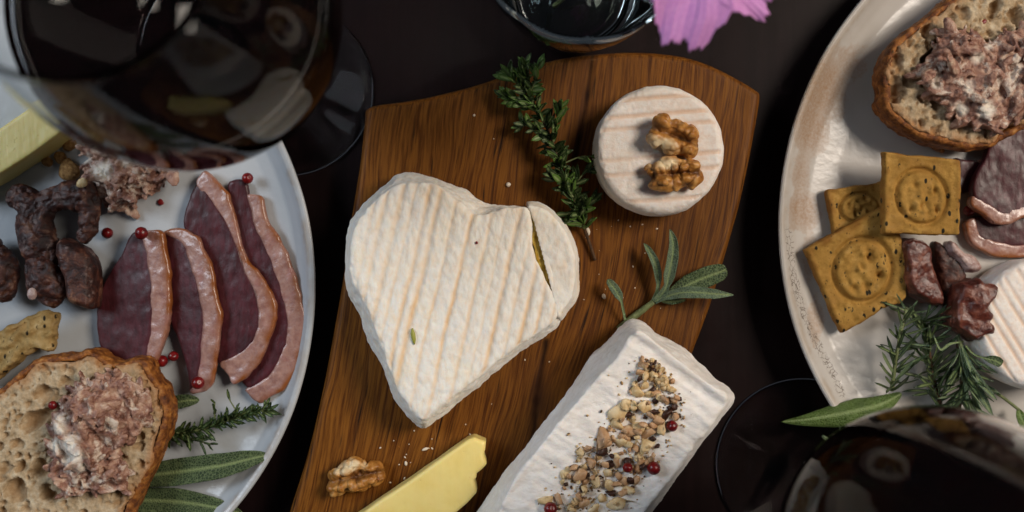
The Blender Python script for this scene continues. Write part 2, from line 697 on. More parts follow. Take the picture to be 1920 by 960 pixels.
single('cutting_board', V, F, M_oak.m, 'oiled oak cutting board with wavy grain lying between the two plates', 'cutting board', attrs={'crack': crack, 'knot': knot})

# ------------------------------------------------------------------ plates
RIM = 146.0
PL = W(-49, 542, 20) * (1, 1, 0)
PR = W(2101, 420, 20) * (1, 1, 0)
pprof = [(0, 2.0), (84, 2.0), (86, 0.3), (92, 0.3), (95, 3.0), (112, 6.0), (128, 9.0), (140, 14.0), (144.8, 17.6), (146.0, 19.2), (145.6, 20.0), (144.6, 20.2), (143.2, 19.6),
         (140.5, 16.6), (137, 13.6), (131, 11.3), (120, 9.7), (100, 8.6), (60, 8.0), (0, 8.0)]
zin = pprof[-7:][::-1]


def plate_z(x, y, C):
    r = math.hypot(x - C[0], y - C[1])
    return float(np.interp(r, [0, 60, 100, 120, 131, 137, 140.5, 143.2], [8.0, 8.0, 8.6, 9.7, 11.3, 13.6, 16.6, 19.6]))


pp = []
for a, b in zip(pprof[:-1], pprof[1:]):
    k = 14 if abs(a[0] - b[0]) > 10 else 5
    for i in range(k):
        pp.append((a[0] + (b[0] - a[0]) * i / k, a[1] + (b[1] - a[1]) * i / k))
pp.append(pprof[-1])
for C, m, lab, sd in ((PL, M_plate_l, 'white stoneware plate holding four duck slices, left of the board', 1),
                      (PR, M_plate_r, 'white stoneware plate with brown stained rim holding the golden square crackers', 2)):
    V, F = lathe(pp, 360)
    r = np.hypot(V[:, 0], V[:, 1])
    V = V * (1, 1, 1) + np.column_stack([V[:, 0], V[:, 1], 0 * r]) * (0.0045 * fbm(np.column_stack([V[:, :2], 0 * r]), 60, 2, sd))[:, None]
    Q = px_of(V + C)
    stn = np.zeros(len(V))
    for x, y, sx, sy, am in (((1540, 165, 44, 70, 1.15), (1522, 235, 34, 50, 1.15), (1507, 395, 28, 40, 1.1), (1502, 330, 20, 60, 0.7), (1590, 110, 60, 60, 0.45), (1520, 480, 22, 60, 0.55), (1530, 600, 18, 60, 0.6)) if sd == 2 else ((560, 700, 14, 120, 0.35), (575, 420, 12, 120, 0.45))):
        stn = np.maximum(stn, am * np.exp(-((Q[:, 0] - x) / sx) ** 2 - ((Q[:, 1] - y) / sy) ** 2))
    crk = 0.8 * np.exp(-(dist_poly(Q, [(1478, 430), (1484, 500), (1497, 555), (1515, 610), (1540, 660), (1562, 700), (1580, 740)]) / 9) ** 2) if sd == 2 else np.zeros(len(V))
    stn[V[:, 2] < 5] *= 0
    single('stoneware_plate', V + C, F, m, lab, 'plate', 'stoneware plates', {'stain': stn, 'crackle': crk})

# ------------------------------------------------------------------ heart cheese
hb = [((749, 324), (752, 346)), ((790, 326), (790, 342)), ((833, 341), (826, 352)), ((872, 356), (855, 378)), ((912, 380), (893, 403)), ((962, 386), (940, 394)), ((1000, 390), (988, 391)),
      ((1000, 422), (996, 420)), ((1001, 455), (996, 453)), ((1010, 490), (1005, 488)), ((1028, 532), (1027, 528)), ((1047, 578), (1046, 572)),
      ((1050, 606), (1041, 597)), ((1022, 630), (1015, 619)), ((979, 660), (970, 649)), ((936, 693), (928, 681)), ((892, 731), (884, 718)), ((855, 760), (848, 746)),
      ((817, 790), (813, 774)), ((798, 805), (797, 787)), ((779, 798), (782, 781)), ((757, 771), (763, 757)), ((733, 733), (742, 720)), ((714, 685), (726, 672)), ((692, 641), (706, 626)),
      ((681, 614), (696, 598)), ((672, 587), (685, 570)), ((654, 555), (668, 540)), ((648, 522), (659, 508)), ((648, 463), (657, 461)), ((654, 425), (663, 429)), ((670, 398), (682, 403)),
      ((698, 365), (708, 374)), ((725, 343), (730, 357))]


def loft(pairs, zb, zm, zt, voxel, sm, tuck=2.0, k=6, rnd=2.2):
    b = catmull(WP([p[0] for p in pairs], zm)[:, :2], k)
    t = catmull(WP([p[1] for p in pairs], zt)[:, :2], k)
    x, y = b[:, 0], b[:, 1]
    if np.sum(x * np.roll(y, -1) - np.roll(x, -1) * y) < 0:
        b, t = b[::-1].copy(), t[::-1].copy()
    rr = []
    for f, z, P in ((0, zb, offset(b, -tuck)), (0, zb + (zm - zb) * 0.5, offset(b, -0.3)), (0, zm, b), (0, zm + (zt - zm) * 0.45, 0.6 * b + 0.4 * t), (0, zt - rnd * 0.5, offset(t, 0.25)), (0, zt, offset(t, -rnd))):
        rr.append(np.column_stack([P, np.full(len(P), z)]))
    return rings_solid(rr, voxel, sm)


hz0, hzm, hzt = BZ + 0.2, 31.0, 46.0
HC = thing('heart_cheese', 'large heart-shaped white rind cheese with ridges and a cut lobe on the board', 'cheese', W(860, 560, BZ) * (1, 1, 0) + (0, 0, BZ))
GX = np.array([664, 683, 711, 735, 762, 783, 817, 852, 889, 916, 941, 970, 995, 1022, 1048, 1070])
GA = np.array([0.7, 1.0, 0.9, 0.55, 0.9, 1.0, 0.7, 0.95, 0.6, 0.4, 0.95, 0.5, 0.9, 0.75, 0.5, 0.4])
GW = np.array([5, 6, 7, 4, 6, 7, 4, 5, 5, 3, 6, 4, 6, 5, 4, 4]) * 0.72


def heart_detail(V, F):
    N = normals(V, F)
    Q = px_of(V)
    u = Q[:, 0] + 0.225 * (Q[:, 1] - 549) + 3.4 * fbm(V * (1, 0.6, 1), 14, 3, 3) + 1.6 * fbm(V, 3, 2, 8)
    top = np.clip((N[:, 2] - 0.45) / 0.4, 0, 1) * np.clip((V[:, 2] - 34) / 6, 0, 1)
    g = np.zeros(len(V))
    for x, a, w in zip(GX, GA, GW):
        g = np.maximum(g, a * np.exp(-(((u - x) / w) ** 2)))
    step = np.zeros(len(V))
    for x, a, w in zip(GX, GA, GW):
        step += a * 0.35 * np.tanh((u - x - 7) / 3.0) * np.exp(-((u - x - 7) / 12) ** 2)
    g *= np.clip(0.75 + 0.7 * fbm(V, 22, 2, 5), 0.15, 1.0)
    wr = fbm(V * (1, 0.55, 1), 4.0, 4, 1)
    side = 1 - top
    d1, d2 = worley(V * (1, 0.7, 1), 4.5, 1)
    crease = np.clip(0.16 - (d2 - d1), 0, 0.16) / 0.16
    disp = top * (-0.85 * g + 0.42 * step) + 0.55 * wr * (0.45 + 0.6 * side) + 0.30 * fbm(V * (1, 0.6, 1), 1.7, 2, 6) + 0.35 * np.clip(fbm(V * (1, 0.5, 1), 6, 3, 16) - 0.1, 0, 1) + side * 0.9 * fbm(V, 9, 3, 7) - 0.12 * crease * top
    return V + N * disp[:, None], g * top


V, F = loft(hb, hz0, hzm, hzt, 0.55, 3, rnd=1.4)
V, g = heart_detail(V, F)
Q = px_of(V)
cutd = dist_poly(Q, [(990, 396), (1004, 430), (1014, 480), (1030, 530), (1044, 575)])
nn = normals(V, F)
paste = np.exp(-(cutd / 7) ** 2) * (np.clip(1 - nn[:, 2], 0, 1) > 0.25) * np.clip((44 - V[:, 2]) / 3, 0, 1) * (Q[:, 1] > 398)
heart_V = V
part('body', V, F, M_heart, HC, {'groove': g * 0.85, 'paste': np.clip(paste, 0, 1)})
lb = [((986, 379), (990, 386)), ((1012, 380), (1012, 389)), ((1034, 392), (1030, 400)), ((1052, 409), (1046, 416)), ((1071, 435), (1063, 440)), ((1085, 473), (1075, 475)), ((1087, 506), (1077, 506)),
      ((1084, 555), (1073, 551)), ((1066, 583), (1060, 576)), ((1051, 602), (1046, 594)), ((1042, 572), (1042, 570)), ((1038, 540), (1039, 538)), ((1033, 505), (1035, 503)), ((1027, 468), (1029, 466)), ((1016, 432), (1017, 430)), ((996, 400), (997, 402))]
V, F = loft(lb, hz0, 30.0, 45.5, 0.5, 2, k=6, rnd=1.2)
N = normals(V, F)
V = V + N * (0.55 * fbm(V, 6, 4, 3) + 0.2 * fbm(V, 2, 2, 5))[:, None]
Q = px_of(V)
u = Q[:, 0] + 0.225 * (Q[:, 1] - 549) + 5.0 * fbm(V, 14, 3, 3)
paste = np.exp(-(dist_poly(Q, [(1002, 410), (1015, 432), (1026, 468), (1034, 505), (1041, 540)]) / 5) ** 2) * (N[:, 0] < -0.3) * np.clip((43 - V[:, 2]) / 3, 0, 1)
part('cut_lobe', V, F, M_heart, HC, {'groove': 0.5 * np.clip(fbm(V, 8, 2, 6), 0, 1), 'paste': paste}).__setitem__('label', 'cut lobe of the heart leaning away along an open slit')
po = [(1000, 405), (1014, 432), (1025, 466), (1034, 503), (1042, 545), (1046, 580), (1040, 578), (1028, 530), (1012, 480), (1003, 430)]
V, F = slab(catmull(WP(po, 36)[:, :2], 6), BZ + 0.5, 44.0, 0.6, 3, ((0, 1.8), (1, 1.8)))
V = V + normals(V, F) * (1.0 * fbm(V, 4, 3, 1))[:, None]
part('soft_paste', V, F, M_paste.m, HC)

# ------------------------------------------------------------------ small round cheeses
def round_cheese(name, label, ctop, rpx, ztop, zb, lines, ang, wpx, mat, seed, group=None):
    C = W(ctop[0], ctop[1], ztop)
    r = rpx * (H - ztop) / FPX
    th = np.linspace(0, 2 * math.pi, 96, endpoint=False)
    P = np.stack([C[0] + r * np.cos(th), C[1] + r * np.sin(th)], 1)
    V, F = slab(P, zb, ztop, 0.6, 4, ((0, -1.2), (0.12, 0.2), (0.5, 0.6), (0.84, 0.3), (0.95, -0.8), (1, -2.4)))
    N = normals(V, F)
    Q = px_of(V)
    ca, sa = math.cos(ang), math.sin(ang)
    u = (Q[:, 1] - ctop[1]) * ca - (Q[:, 0] - ctop[0]) * sa + 1.5 * fbm(V, 16, 2, seed)
    g = np.zeros(len(V))
    for x in lines:
        g = np.maximum(g, np.clip(1.25 - np.abs((u - x) / wpx) ** 2, 0, 1))
    top = np.clip((N[:, 2] - 0.6) / 0.3, 0, 1)
    g = g * top * np.clip(0.8 + 0.5 * fbm(V, 14, 2, seed + 1), 0.2, 1)
    pit = np.clip(fbm(V, 1.6, 2, seed + 3) - 0.25, 0, 1)
    disp = -0.75 * g + 0.35 * fbm(V, 7, 3, seed) * (1.4 - top) + 0.13 * fbm(V, 2, 3, seed + 2) - 0.7 * pit * top * (1 - g)
    V = V + N * disp[:, None]
    return single(name, V, F, mat, label, 'cheese', group, {'groove': g * 0.7, 'paste': 0 * g}), V


_, round_V = round_cheese('round_cheese', 'small round white cheese with horizontal grooves carrying two walnut pieces on the board', (1238, 280), 121, 42.0, BZ + 0.2,
                          (-66, -44, 13, 41, 94, -97), -0.075, 4.6, M_round, 2)

# ------------------------------------------------------------------ cheese log
lg = [((1184, 600), (1195, 621)), ((1232, 626), (1236, 650)), ((1282, 652), (1278, 680)), ((1330, 698), (1318, 712)), ((1376, 741), (1362, 744)),
      ((1352, 782), (1340, 786)), ((1322, 822), (1310, 826)), ((1278, 886), (1268, 886)), ((1228, 952), (1218, 950)), ((1186, 1020), (1178, 1016)), ((1150, 1075), (1140, 1068)),
      ((1050, 1095), (1040, 1080)), ((930, 1040), (935, 1040)), ((868, 1010), (900, 1010)), ((900, 955), (937, 955)), ((930, 912), (958, 910)), ((959, 871), (985, 872)), ((1005, 812), (1030, 815)), ((1050, 756), (1079, 757)),
      ((1085, 706), (1118, 713)), ((1118, 658), (1157, 672))]
V, F = loft(lg, BZ + 0.2, 30.0, 53.0, 0.65, 2, k=6, rnd=1.0)
N = normals(V, F)
# local frame along the log
ax = np.array([0.55, 0.835]); ay = np.array([-0.835, 0.55])
L2 = np.stack([V[:, :2] @ ax, V[:, :2] @ ay, V[:, 2]], 1)
top = np.clip((N[:, 2] - 0.5) / 0.3, 0, 1)
wr = fbm(L2 * (1, 0.22, 1), 3.2, 3, 2) * np.clip(0.5 + fbm(V, 14, 2, 9), 0, 1)
Q = px_of(V)
endd = dist_poly(Q, [(1195, 621), (1236, 650), (1278, 680), (1362, 744)])
leftd = dist_poly(Q, [(1195, 621), (1157, 672), (1079, 757), (1030, 815), (958, 910), (930, 965)])
V = V + N * (1.7 * wr * top + 0.8 * fbm(V, 8, 3, 4) * (1.25 - top) + 0.35 * fbm(V, 2.6, 3, 5)
             + top * (0.9 * np.exp(-((endd - 2) / 7) ** 2) - 0.9 * np.exp(-((endd - 20) / 9) ** 2) + 0.7 * np.exp(-((leftd - 2) / 6) ** 2)))[:, None]
log_V = V
single('cheese_log', V, F, M_log, 'long white rind cheese log topped with chopped nuts across the board edge', 'cheese', attrs={'groove': 0.35 * np.clip(fbm(V, 9, 3, 11) - 0.1, 0, 1), 'paste': 0 * wr})


def top_z(V, x, y, rad=1.6):
    d = (np.abs(V[:, 0] - x) < rad) & (np.abs(V[:, 1] - y) < rad)
    return float(V[d, 2].max()) if d.any() else BZ


# ------------------------------------------------------------------ yellow cheeses
def wedge_cheese(label, outline, zb, zt, seed, group='yellow cheese pieces'):
    P = linear(WP(outline, zt)[:, :2], 10)
    V, F = slab(P, zb, zt, 0.6, 2, ((0, 0.3), (0.9, 0.3), (1, -0.5)))
    N = normals(V, F)
    V = V + N * (0.22 * fbm(V, 10, 2, seed) + 0.06 * fbm(V, 2, 2, seed))[:, None]
    return single('yellow_cheese', V, F, M_yellow.m, label, 'cheese', group), V


wedge_cheese('pale yellow hard cheese slice with a torn end at the bottom of the board',
             [(877, 826), (889, 821), (897, 825), (910, 829), (908, 843), (905, 853), (911, 870), (902, 880), (890, 889), (892, 896), (886, 900), (890, 910), (893, 924), (874, 945), (850, 966), (770, 1030), (700, 1075), (600, 1035), (640, 990), (700, 948), (760, 908), (800, 880), (840, 852)],
             BZ + 0.3, BZ + 11, 3)
pz = plate_z(*W(0, 280, 15)[:2], PL)
wedge_cheese('pale yellow cheese stick on the left plate partly under the wine glass', [(60, 198), (128, 238), (60, 288), (0, 326), (-70, 368), (-150, 330), (-90, 285), (0, 240)], pz + 0.3, pz + 15, 5)


# ------------------------------------------------------------------ food materials
M_meat = Mat('duck_breast_meat', 0.42, 0.32)
_a = M_meat.noise(2.6, 5, 0.6, vec=M_meat.mapping((1, 0.35, 1), (0, 0, -0.2)))
_b = M_meat.noise(14, 3)
_c = M_meat.mix(M_meat.ramp(_b, [(0.35, 0.0), (0.7, 1.0)]), '#44171b', '#55242c')
_c = M_meat.mix(M_meat.ramp(_a, [(0.35, 0.6), (0.6, 0.0)]), _c, '#260d10')
_c = M_meat.mix(M_meat.ramp(M_meat.noise(1.2, 4, 0.7), [(0.68, 0.0), (0.80, 0.35)]), _c, '#86575c')
_c = M_meat.mix(M_meat.attr('edge'), _c, '#2c0e10')
M_meat.color(_c).bump(_a, 0.5, 0.6).bump(M_meat.noise(0.7, 3), 0.15, 0.5)
M_meat.rough(M_meat.math('MULTIPLY_ADD', M_meat.noise(3, 3), 0.5, 0.22))
M_meat.sss(0.08, 1.0)
M_meat.coat(0.12, 0.2)

M_fat = Mat('duck_fat', 0.3, 0.5)
_a = M_fat.noise(3.2, 5, 0.6)
_c = M_fat.mix(M_fat.ramp(_a, [(0.35, 0.0), (0.7, 1.0)]), '#8e655b', '#b48d7f')
_c = M_fat.mix(M_fat.ramp(M_fat.noise(9, 4, 0.6), [(0.52, 0.0), (0.7, 0.6)]), _c, '#a6706c')
_c = M_fat.mix(M_fat.attr('skin'), _c, '#8a4f22')
_c = M_fat.mix(M_fat.ramp(M_fat.noise(1.6, 3, 0.7), [(0.68, 0.0), (0.76, 0.6)]), _c, '#6f3a22')
M_fat.color(_c).bump(_a, 0.35, 0.5).bump(M_fat.noise(0.9, 3), 0.2, 0.5)
M_fat.rough(M_fat.math('MULTIPLY_ADD', M_fat.noise(2, 3), 0.4, 0.12))
M_fat.sss(0.2, 1.6)
M_fat.coat(0.35, 0.12)

M_dry = Mat('dried_sausage', 0.34, 0.5)
_a = M_dry.noise(4.5, 6, 0.62, 0.3)
_c = M_dry.ramp(_a, [(0.30, '#180a08'), (0.46, '#361a14'), (0.58, '#583022'), (0.68, '#86604a'), (0.76, '#5e3a2c')])
_c = M_dry.mix(M_dry.ramp(M_dry.noise(7, 4, 0.65), [(0.58, 0.0), (0.68, 0.8)]), _c, '#8f7a74')
M_dry.color(_c).bump(_a, 1.0, 0.9).bump(M_dry.noise(1.1, 4), 0.3, 0.7)
M_dry.rough(M_dry.math('MULTIPLY_ADD', M_dry.noise(3, 3), 0.5, 0.26))

M_ham = Mat('cured_sausage_slice', 0.28, 0.5)
_a = M_ham.noise(5, 6, 0.65, 0.4)
M_ham.color(M_ham.mix(M_ham.ramp(M_ham.noise(6, 4, 0.6), [(0.60, 0.0), (0.70, 0.8)]), M_ham.ramp(_a, [(0.3, '#2e1210'), (0.5, '#5a2a20'), (0.7, '#8a523c')]), '#b08f84'))
M_ham.bump(_a, 0.8, 0.8).bump(M_ham.noise(1.0, 4), 0.3, 0.7)
M_ham.sss(0.1, 1.5)
M_lard = Mat('white_pork_fat', 0.35, 0.5)
M_lard.color(M_lard.ramp(M_lard.noise(3, 4), [(0.35, '#8e6c64'), (0.6, '#c4aca4')])).bump(M_lard.noise(1.6, 4), 0.6, 0.8)
M_lard.sss(0.2, 1.5)

M_rill = Mat('rillettes', 0.45, 0.5)
_f = M_rill.noise(5.5, 5, 0.65, 0.6)
_g = M_rill.noise(8.0, 5, 0.7, 0.3, vec=M_rill.mapping((1, 1, 1), (0.4, 0.7, 0.2)))
_c = M_rill.ramp(_f, [(0.30, '#4a2a1e'), (0.43, '#82594a'), (0.55, '#aa826e'), (0.70, '#d2b8a0')])
_c = M_rill.mix(M_rill.ramp(_g, [(0.54, 0.0), (0.63, 0.9)]), _c, '#dccdbd')
_c = M_rill.mix(M_rill.attr('fat'), _c, '#e4dacb')
_c = M_rill.mix(M_rill.ramp(M_rill.noise(2.0, 3, 0.6), [(0.62, 0.0), (0.74, 0.8)]), _c, '#7d5136')
M_rill.color(_c).bump(_f, 0.9, 0.8).bump(M_rill.noise(1.0, 4, 0.7), 0.45, 0.8)
M_rill.sss(0.12, 1.2)
M_rill.rough(M_rill.math('MULTIPLY_ADD', M_rill.noise(2, 3), 0.5, 0.2))

M_crumb = Mat('bread_crumb', 0.85, 0.2)
_a = M_crumb.noise(3.5, 5, 0.65)
_c = M_crumb.ramp(_a, [(0.3, '#97805f'), (0.5, '#bda584'), (0.72, '#d6c6a8')])
_c = M_crumb.mix(M_crumb.attr('pore_shade'), _c, '#8d6a42')  # darker tan inside the holes: their shade put into the crumb colour
_c = M_crumb.mix(M_crumb.attr('toast'), _c, '#a5662a')
M_crumb.color(_c).bump(M_crumb.noise(1.5, 5, 0.7), 0.7, 0.9)
M_crumb.bump(M_crumb.voronoi(1.7), 0.5, 0.6)
M_crust = Mat('bread_crust', 0.6, 0.35)
_a = M_crust.noise(3.5, 6, 0.65)
M_crust.color(M_crust.ramp(_a, [(0.28, '#38190a'), (0.45, '#6e3c14'), (0.6, '#a0642a'), (0.75, '#bf8c4c')])).bump(_a, 1.0, 0.9).bump(M_crust.noise(0.9, 4), 0.3, 0.8)

def cracker_mat(name, cols):
    m = Mat(name, 0.75, 0.25)
    a = m.noise(4, 5, 0.6)
    c = m.ramp(a, [(0.3, cols[0]), (0.55, cols[1]), (0.75, cols[2])])
    v = m.mapping((1, 0.6, 1), (0, 0, 0.5))
    s = m.voronoi(3.1, vec=m.mapping((1, 0.55, 0.6), (0, 0, 0.9)))
    s3 = m.math('MULTIPLY', m.ramp(m.voronoi(1.7, vec=m.mapping((1, 0.7, 1), (0.3, 0, 0.4))), [(0.14, 1.0), (0.24, 0.0)]), m.ramp(m.noise(4, 3), [(0.5, 0.0), (0.56, 0.8)]))
    c = m.mix(m.attr('brown'), c, '#74450f')
    c = m.mix(s3, c, '#3d300f')
    s2 = m.math('MULTIPLY', m.ramp(s, [(0.17, 1.0), (0.25, 0.0)]), m.ramp(m.noise(2.6, 2), [(0.42, 0.0), (0.49, 1.0)]))
    c = m.mix(m.ramp(m.noise(8, 4), [(0.45, 0.0), (0.7, 0.6)]), c, '#8a5f22')
    c = m.mix(s2, c, '#1f1a0c')
    c = m.mix(m.ramp(m.noise(1.3, 3, 0.7), [(0.62, 0.0), (0.72, 0.6)]), c, '#6d4a14')
    m.color(c).bump(m.noise(2.2, 5, 0.65), 0.5, 0.9).bump(m.noise(0.6, 3), 0.15, 0.7)
    return m.m

M_cracker = cracker_mat('golden_cracker', ('#8c6626', '#b08640', '#c69f5c'))
M_cracker2 = cracker_mat('pale_herb_cracker', ('#7f6434', '#a88c5a', '#c2aa7c'))

def nut_mat(name, stops, bump=0.4, rough=0.5):
    m = Mat(name, rough, 0.4)
    m.color(m.ramp(m.noise(3.0, 5, 0.65), stops)).bump(m.noise(1.2, 4), bump, 0.8)
    m.sss(0.15, 1.2)
    return m.m

M_nut1 = nut_mat('pale_hazelnut', [(0.3, '#b8925c'), (0.5, '#dcc090'), (0.7, '#ecdab6')])
M_nut2 = nut_mat('tan_nut', [(0.3, '#966c48'), (0.5, '#c49c74'), (0.7, '#e0c4a0')])
M_nut3 = nut_mat('brown_nut_skin', [(0.3, '#1f0f08'), (0.5, '#3d2012'), (0.7, '#5f3820')])
M_wal = Mat('walnut_kernel', 0.42, 0.45)
_a = M_wal.noise(4.5, 5, 0.6, 0.2)
_c = M_wal.ramp(_a, [(0.28, '#7c4a1a'), (0.45, '#a9702f'), (0.62, '#c99350'), (0.78, '#dcb277')])
_c = M_wal.mix(M_wal.attr('vein'), _c, '#4b260c')
_c = M_wal.mix(M_wal.attr('flesh'), _c, '#e2cba2')
M_wal.color(_c).bump(M_wal.noise(1.4, 4), 0.3, 0.7)
M_wal.sss(0.12, 1.5)
M_pep = Mat('pink_peppercorn', 0.28, 0.5)
M_pep.color(M_pep.ramp(M_pep.noise(2.2, 4), [(0.3, '#420708'), (0.55, '#741012'), (0.75, '#931f1c')])).bump(M_pep.noise(0.8, 3), 0.15, 0.7)
M_flake = Mat('red_skin_flake', 0.4, 0.5)
M_flake.color('#7a1414')
M_white = Mat('cheese_bit', 0.7, 0.3)
M_white.color(M_white.ramp(M_white.noise(1.5, 3), [(0.3, '#d6c6ac'), (0.7, '#f0e6d6')])).bump(M_white.noise(0.6, 3), 0.2)
M_bcrumb = Mat('bread_bit', 0.8, 0.25)
M_bcrumb.color(M_bcrumb.ramp(M_bcrumb.noise(1.5, 3), [(0.3, '#6a4620'), (0.7, '#b8905c')])).bump(M_bcrumb.noise(0.6, 3), 0.3)

def green(name, stops, bump_mm, cell, rough=0.55, sss=0.08):
    m = Mat(name, rough, 0.35)
    a = m.noise(6, 4)
    c = m.ramp(a, stops)
    if cell:
        d = m.voronoi(cell, 'DISTANCE_TO_EDGE')
        c = m.mix(m.ramp(d, [(0.0, 0.6), (0.16, 0.0)]), c, m.mix(0.5, c, '#9db07a'))
        m.bump(m.ramp(d, [(0.0, 0.0), (0.3, 1.0)]), bump_mm, 0.8)
    m.color(m.mix(m.attr('rib'), c, '#8a9a66'))
    m.bump(m.noise(0.8, 3), 0.12, 0.6)
    m.sss(sss, 0.8, (0.5, 1, 0.3))
    return m.m

M_sage = green('sage_leaf', [(0.3, '#26361f'), (0.7, '#3c4d2e')], 0.28, 1.15, 0.7)
M_sage_g = green('grey_sage_leaf', [(0.3, '#46574a'), (0.7, '#63745e')], 0.25, 1.0, 0.8)
M_sage_b = green('bright_sage_leaf', [(0.3, '#3c5218'), (0.7, '#556c2a')], 0.3, 1.1, 0.6)
M_thyme = green('thyme_leaf', [(0.3, '#1a2c10'), (0.7, '#30461a')], 0.1, 0, 0.5)
M_thyme2 = green('young_thyme_leaf', [(0.3, '#38561a'), (0.7, '#56762c')], 0.1, 0, 0.5)
M_rose = green('rosemary_leaf', [(0.3, '#20301f'), (0.7, '#3a4a30')], 0.1, 0, 0.4)
M_rose2 = green('pale_rosemary_leaf', [(0.3, '#55664a'), (0.7, '#788766')], 0.1, 0, 0.6)
M_twig = Mat('woody_stem', 0.7, 0.3)
M_twig.color(M_twig.ramp(M_twig.noise(1.5, 4, vec=M_twig.mapping((1, 1, 1))), [(0.3, '#2a1c12'), (0.7, '#5a4028')])).bump(M_twig.noise(0.8, 3), 0.2)
M_gstem = Mat('green_stem', 0.6, 0.3)
M_gstem.color(M_gstem.ramp(M_gstem.noise(3, 3), [(0.3, '#5b6440'), (0.7, '#7c8458')]))
M_petal = Mat('pink_petal', 0.6, 0.3)
_v = M_petal.attr('across')
M_petal.color(M_petal.mix(M_petal.ramp(M_petal.noise(1.0, 3, vec=None), [(0.4, 0.0), (0.65, 0.5)]), '#cf92cc', '#b873bb')).bump(_v, 0.35, 0.6)
M_petal.sss(0.25, 0.8, (1, 0.5, 1))
M_eye = Mat('flower_centre', 0.7, 0.3)
M_eye.color('#b88a1e').bump(M_eye.noise(1, 2), 0.5)

# ------------------------------------------------------------------ duck breast slices
def poly_mm(pts, z, k=6):
    return ccw(catmull(WP(pts, z)[:, :2], k))


def duck(label, meat, fat, outer, zfun, zref, th, seed, group):
    """meat and fat outlines (px); outer: px path of the browned skin; zfun(x,y) lifts the slice"""
    c = WP(meat, zref).mean(0)
    root = thing('duck_slice', label, 'duck slice', (c[0], c[1], zfun(c[0], c[1])), group)
    sk = WP(outer, zref)[:, :2]
    for nm, pts, m, h, vx in (('meat', meat, M_meat.m, th, 0.6), ('fat', fat, M_fat.m, th + 0.15, 0.5)):
        PP = poly_mm(pts, zref)
        P3 = np.column_stack([PP, 0 * PP[:, :1]])
        PP = PP + np.column_stack([fbm(P3, 5, 3, seed + 11), fbm(P3, 5, 3, seed + 13)]) * (0.5 if nm == 'meat' else 0.9)
        V, F = slab(PP, 0, h, vx, 2, ((0, -0.4), (0.3, 0.2), (0.85, 0.2), (1, -0.35)))
        N = normals(V, F)
        d = dist_poly(V[:, :2], sk)
        if nm == 'meat':
            disp = 0.45 * fbm(V, 9, 3, seed) + 0.16 * fbm(V * (1, 0.4, 1), 2.2, 3, seed + 1)
            at = {'edge': np.clip(fbm(V, 10, 3, seed + 5) * 1.3 - 0.2, 0, 0.7)}
        else:
            disp = 0.45 * fbm(V, 7, 3, seed + 2) + 0.12 * fbm(V, 2.2, 3, seed + 3)
            at = {'skin': np.clip(1.35 - d / (2.4 + 1.6 * fbm(V, 6, 2, seed)), 0, 1) * np.clip(0.75 + fbm(V, 7, 2, seed + 4), 0.1, 1)}
        V = V + N * disp[:, None]
        V[:, 2] += np.array([zfun(x, y) for x, y in V[:, :2]])
        part(nm, V, F, m, root, at)
    return root


def lift(xl, zl, xr, zr, C, extra=0.0):
    """height rising from px xl to px xr, on the plate"""
    a, b = W(xl, 500, 15)[0], W(xr, 500, 15)[0]

    def f(x, y):
        t = min(max((x - a) / (b - a), 0), 1)
        t = t * t * (3 - 2 * t) * 0.4 + t * 0.6
        return zl + (zr - zl) * t + extra
    return f


ZP = 9.6
duck('duck breast slice nearest the plate rim, long curved fat edge, rightmost of the four',
     [(424, 348), (433, 338), (457, 340), (466, 375), (478, 420), (500, 465), (518, 505), (532, 553), (541, 595), (536, 655), (516, 692), (490, 716), (462, 728), (440, 690), (450, 620), (455, 540), (440, 450), (432, 390)],
     [(460, 366), (476, 365), (489, 368), (494, 390), (499, 412), (520, 440), (538, 473), (551, 513), (564, 553), (573, 593), (582, 611), (571, 636), (559, 690), (530, 729), (500, 745), (483, 757), (458, 735), (462, 727), (492, 712), (514, 690), (531, 657), (537, 610), (529, 560), (513, 507), (497, 467), (480, 433), (469, 395)],
     [(489, 366), (500, 412), (521, 440), (539, 473), (552, 513), (565, 553), (574, 593), (572, 636), (560, 690), (531, 731), (483, 759)],
     lift(430, ZP + 0.2, 575, ZP + 3.5, PL), 16, 4.2, 1, 'duck slices on the left plate')
duck('duck breast slice with pointed top end, second from the plate rim',
     [(380, 350), (363, 345), (348, 372), (341, 397), (338, 422), (346, 440), (362, 500), (385, 600), (395, 660), (408, 684), (445, 668), (470, 645), (484, 620), (488, 592), (477, 547), (457, 507), (443, 467), (430, 430), (407, 393), (388, 365)],
     [(378, 317), (388, 325), (401, 337), (423, 361), (437, 397), (444, 433), (457, 480), (480, 507), (501, 534), (513, 558), (517, 590), (510, 622), (496, 661), (471, 695), (442, 719), (433, 720), (421, 700), (409, 682), (440, 667), (463, 645), (480, 622), (485, 592), (474, 549), (455, 509), (441, 469), (428, 432), (405, 395), (377, 362), (364, 344), (369, 328)],
     [(378, 316), (401, 336), (424, 360), (438, 397), (445, 433), (458, 480), (502, 533), (514, 558), (518, 590), (497, 662), (442, 721)],
     lift(338, ZP + 0.3, 517, ZP + 5.0, PL), 19, 4.4, 2, 'duck slices on the left plate')
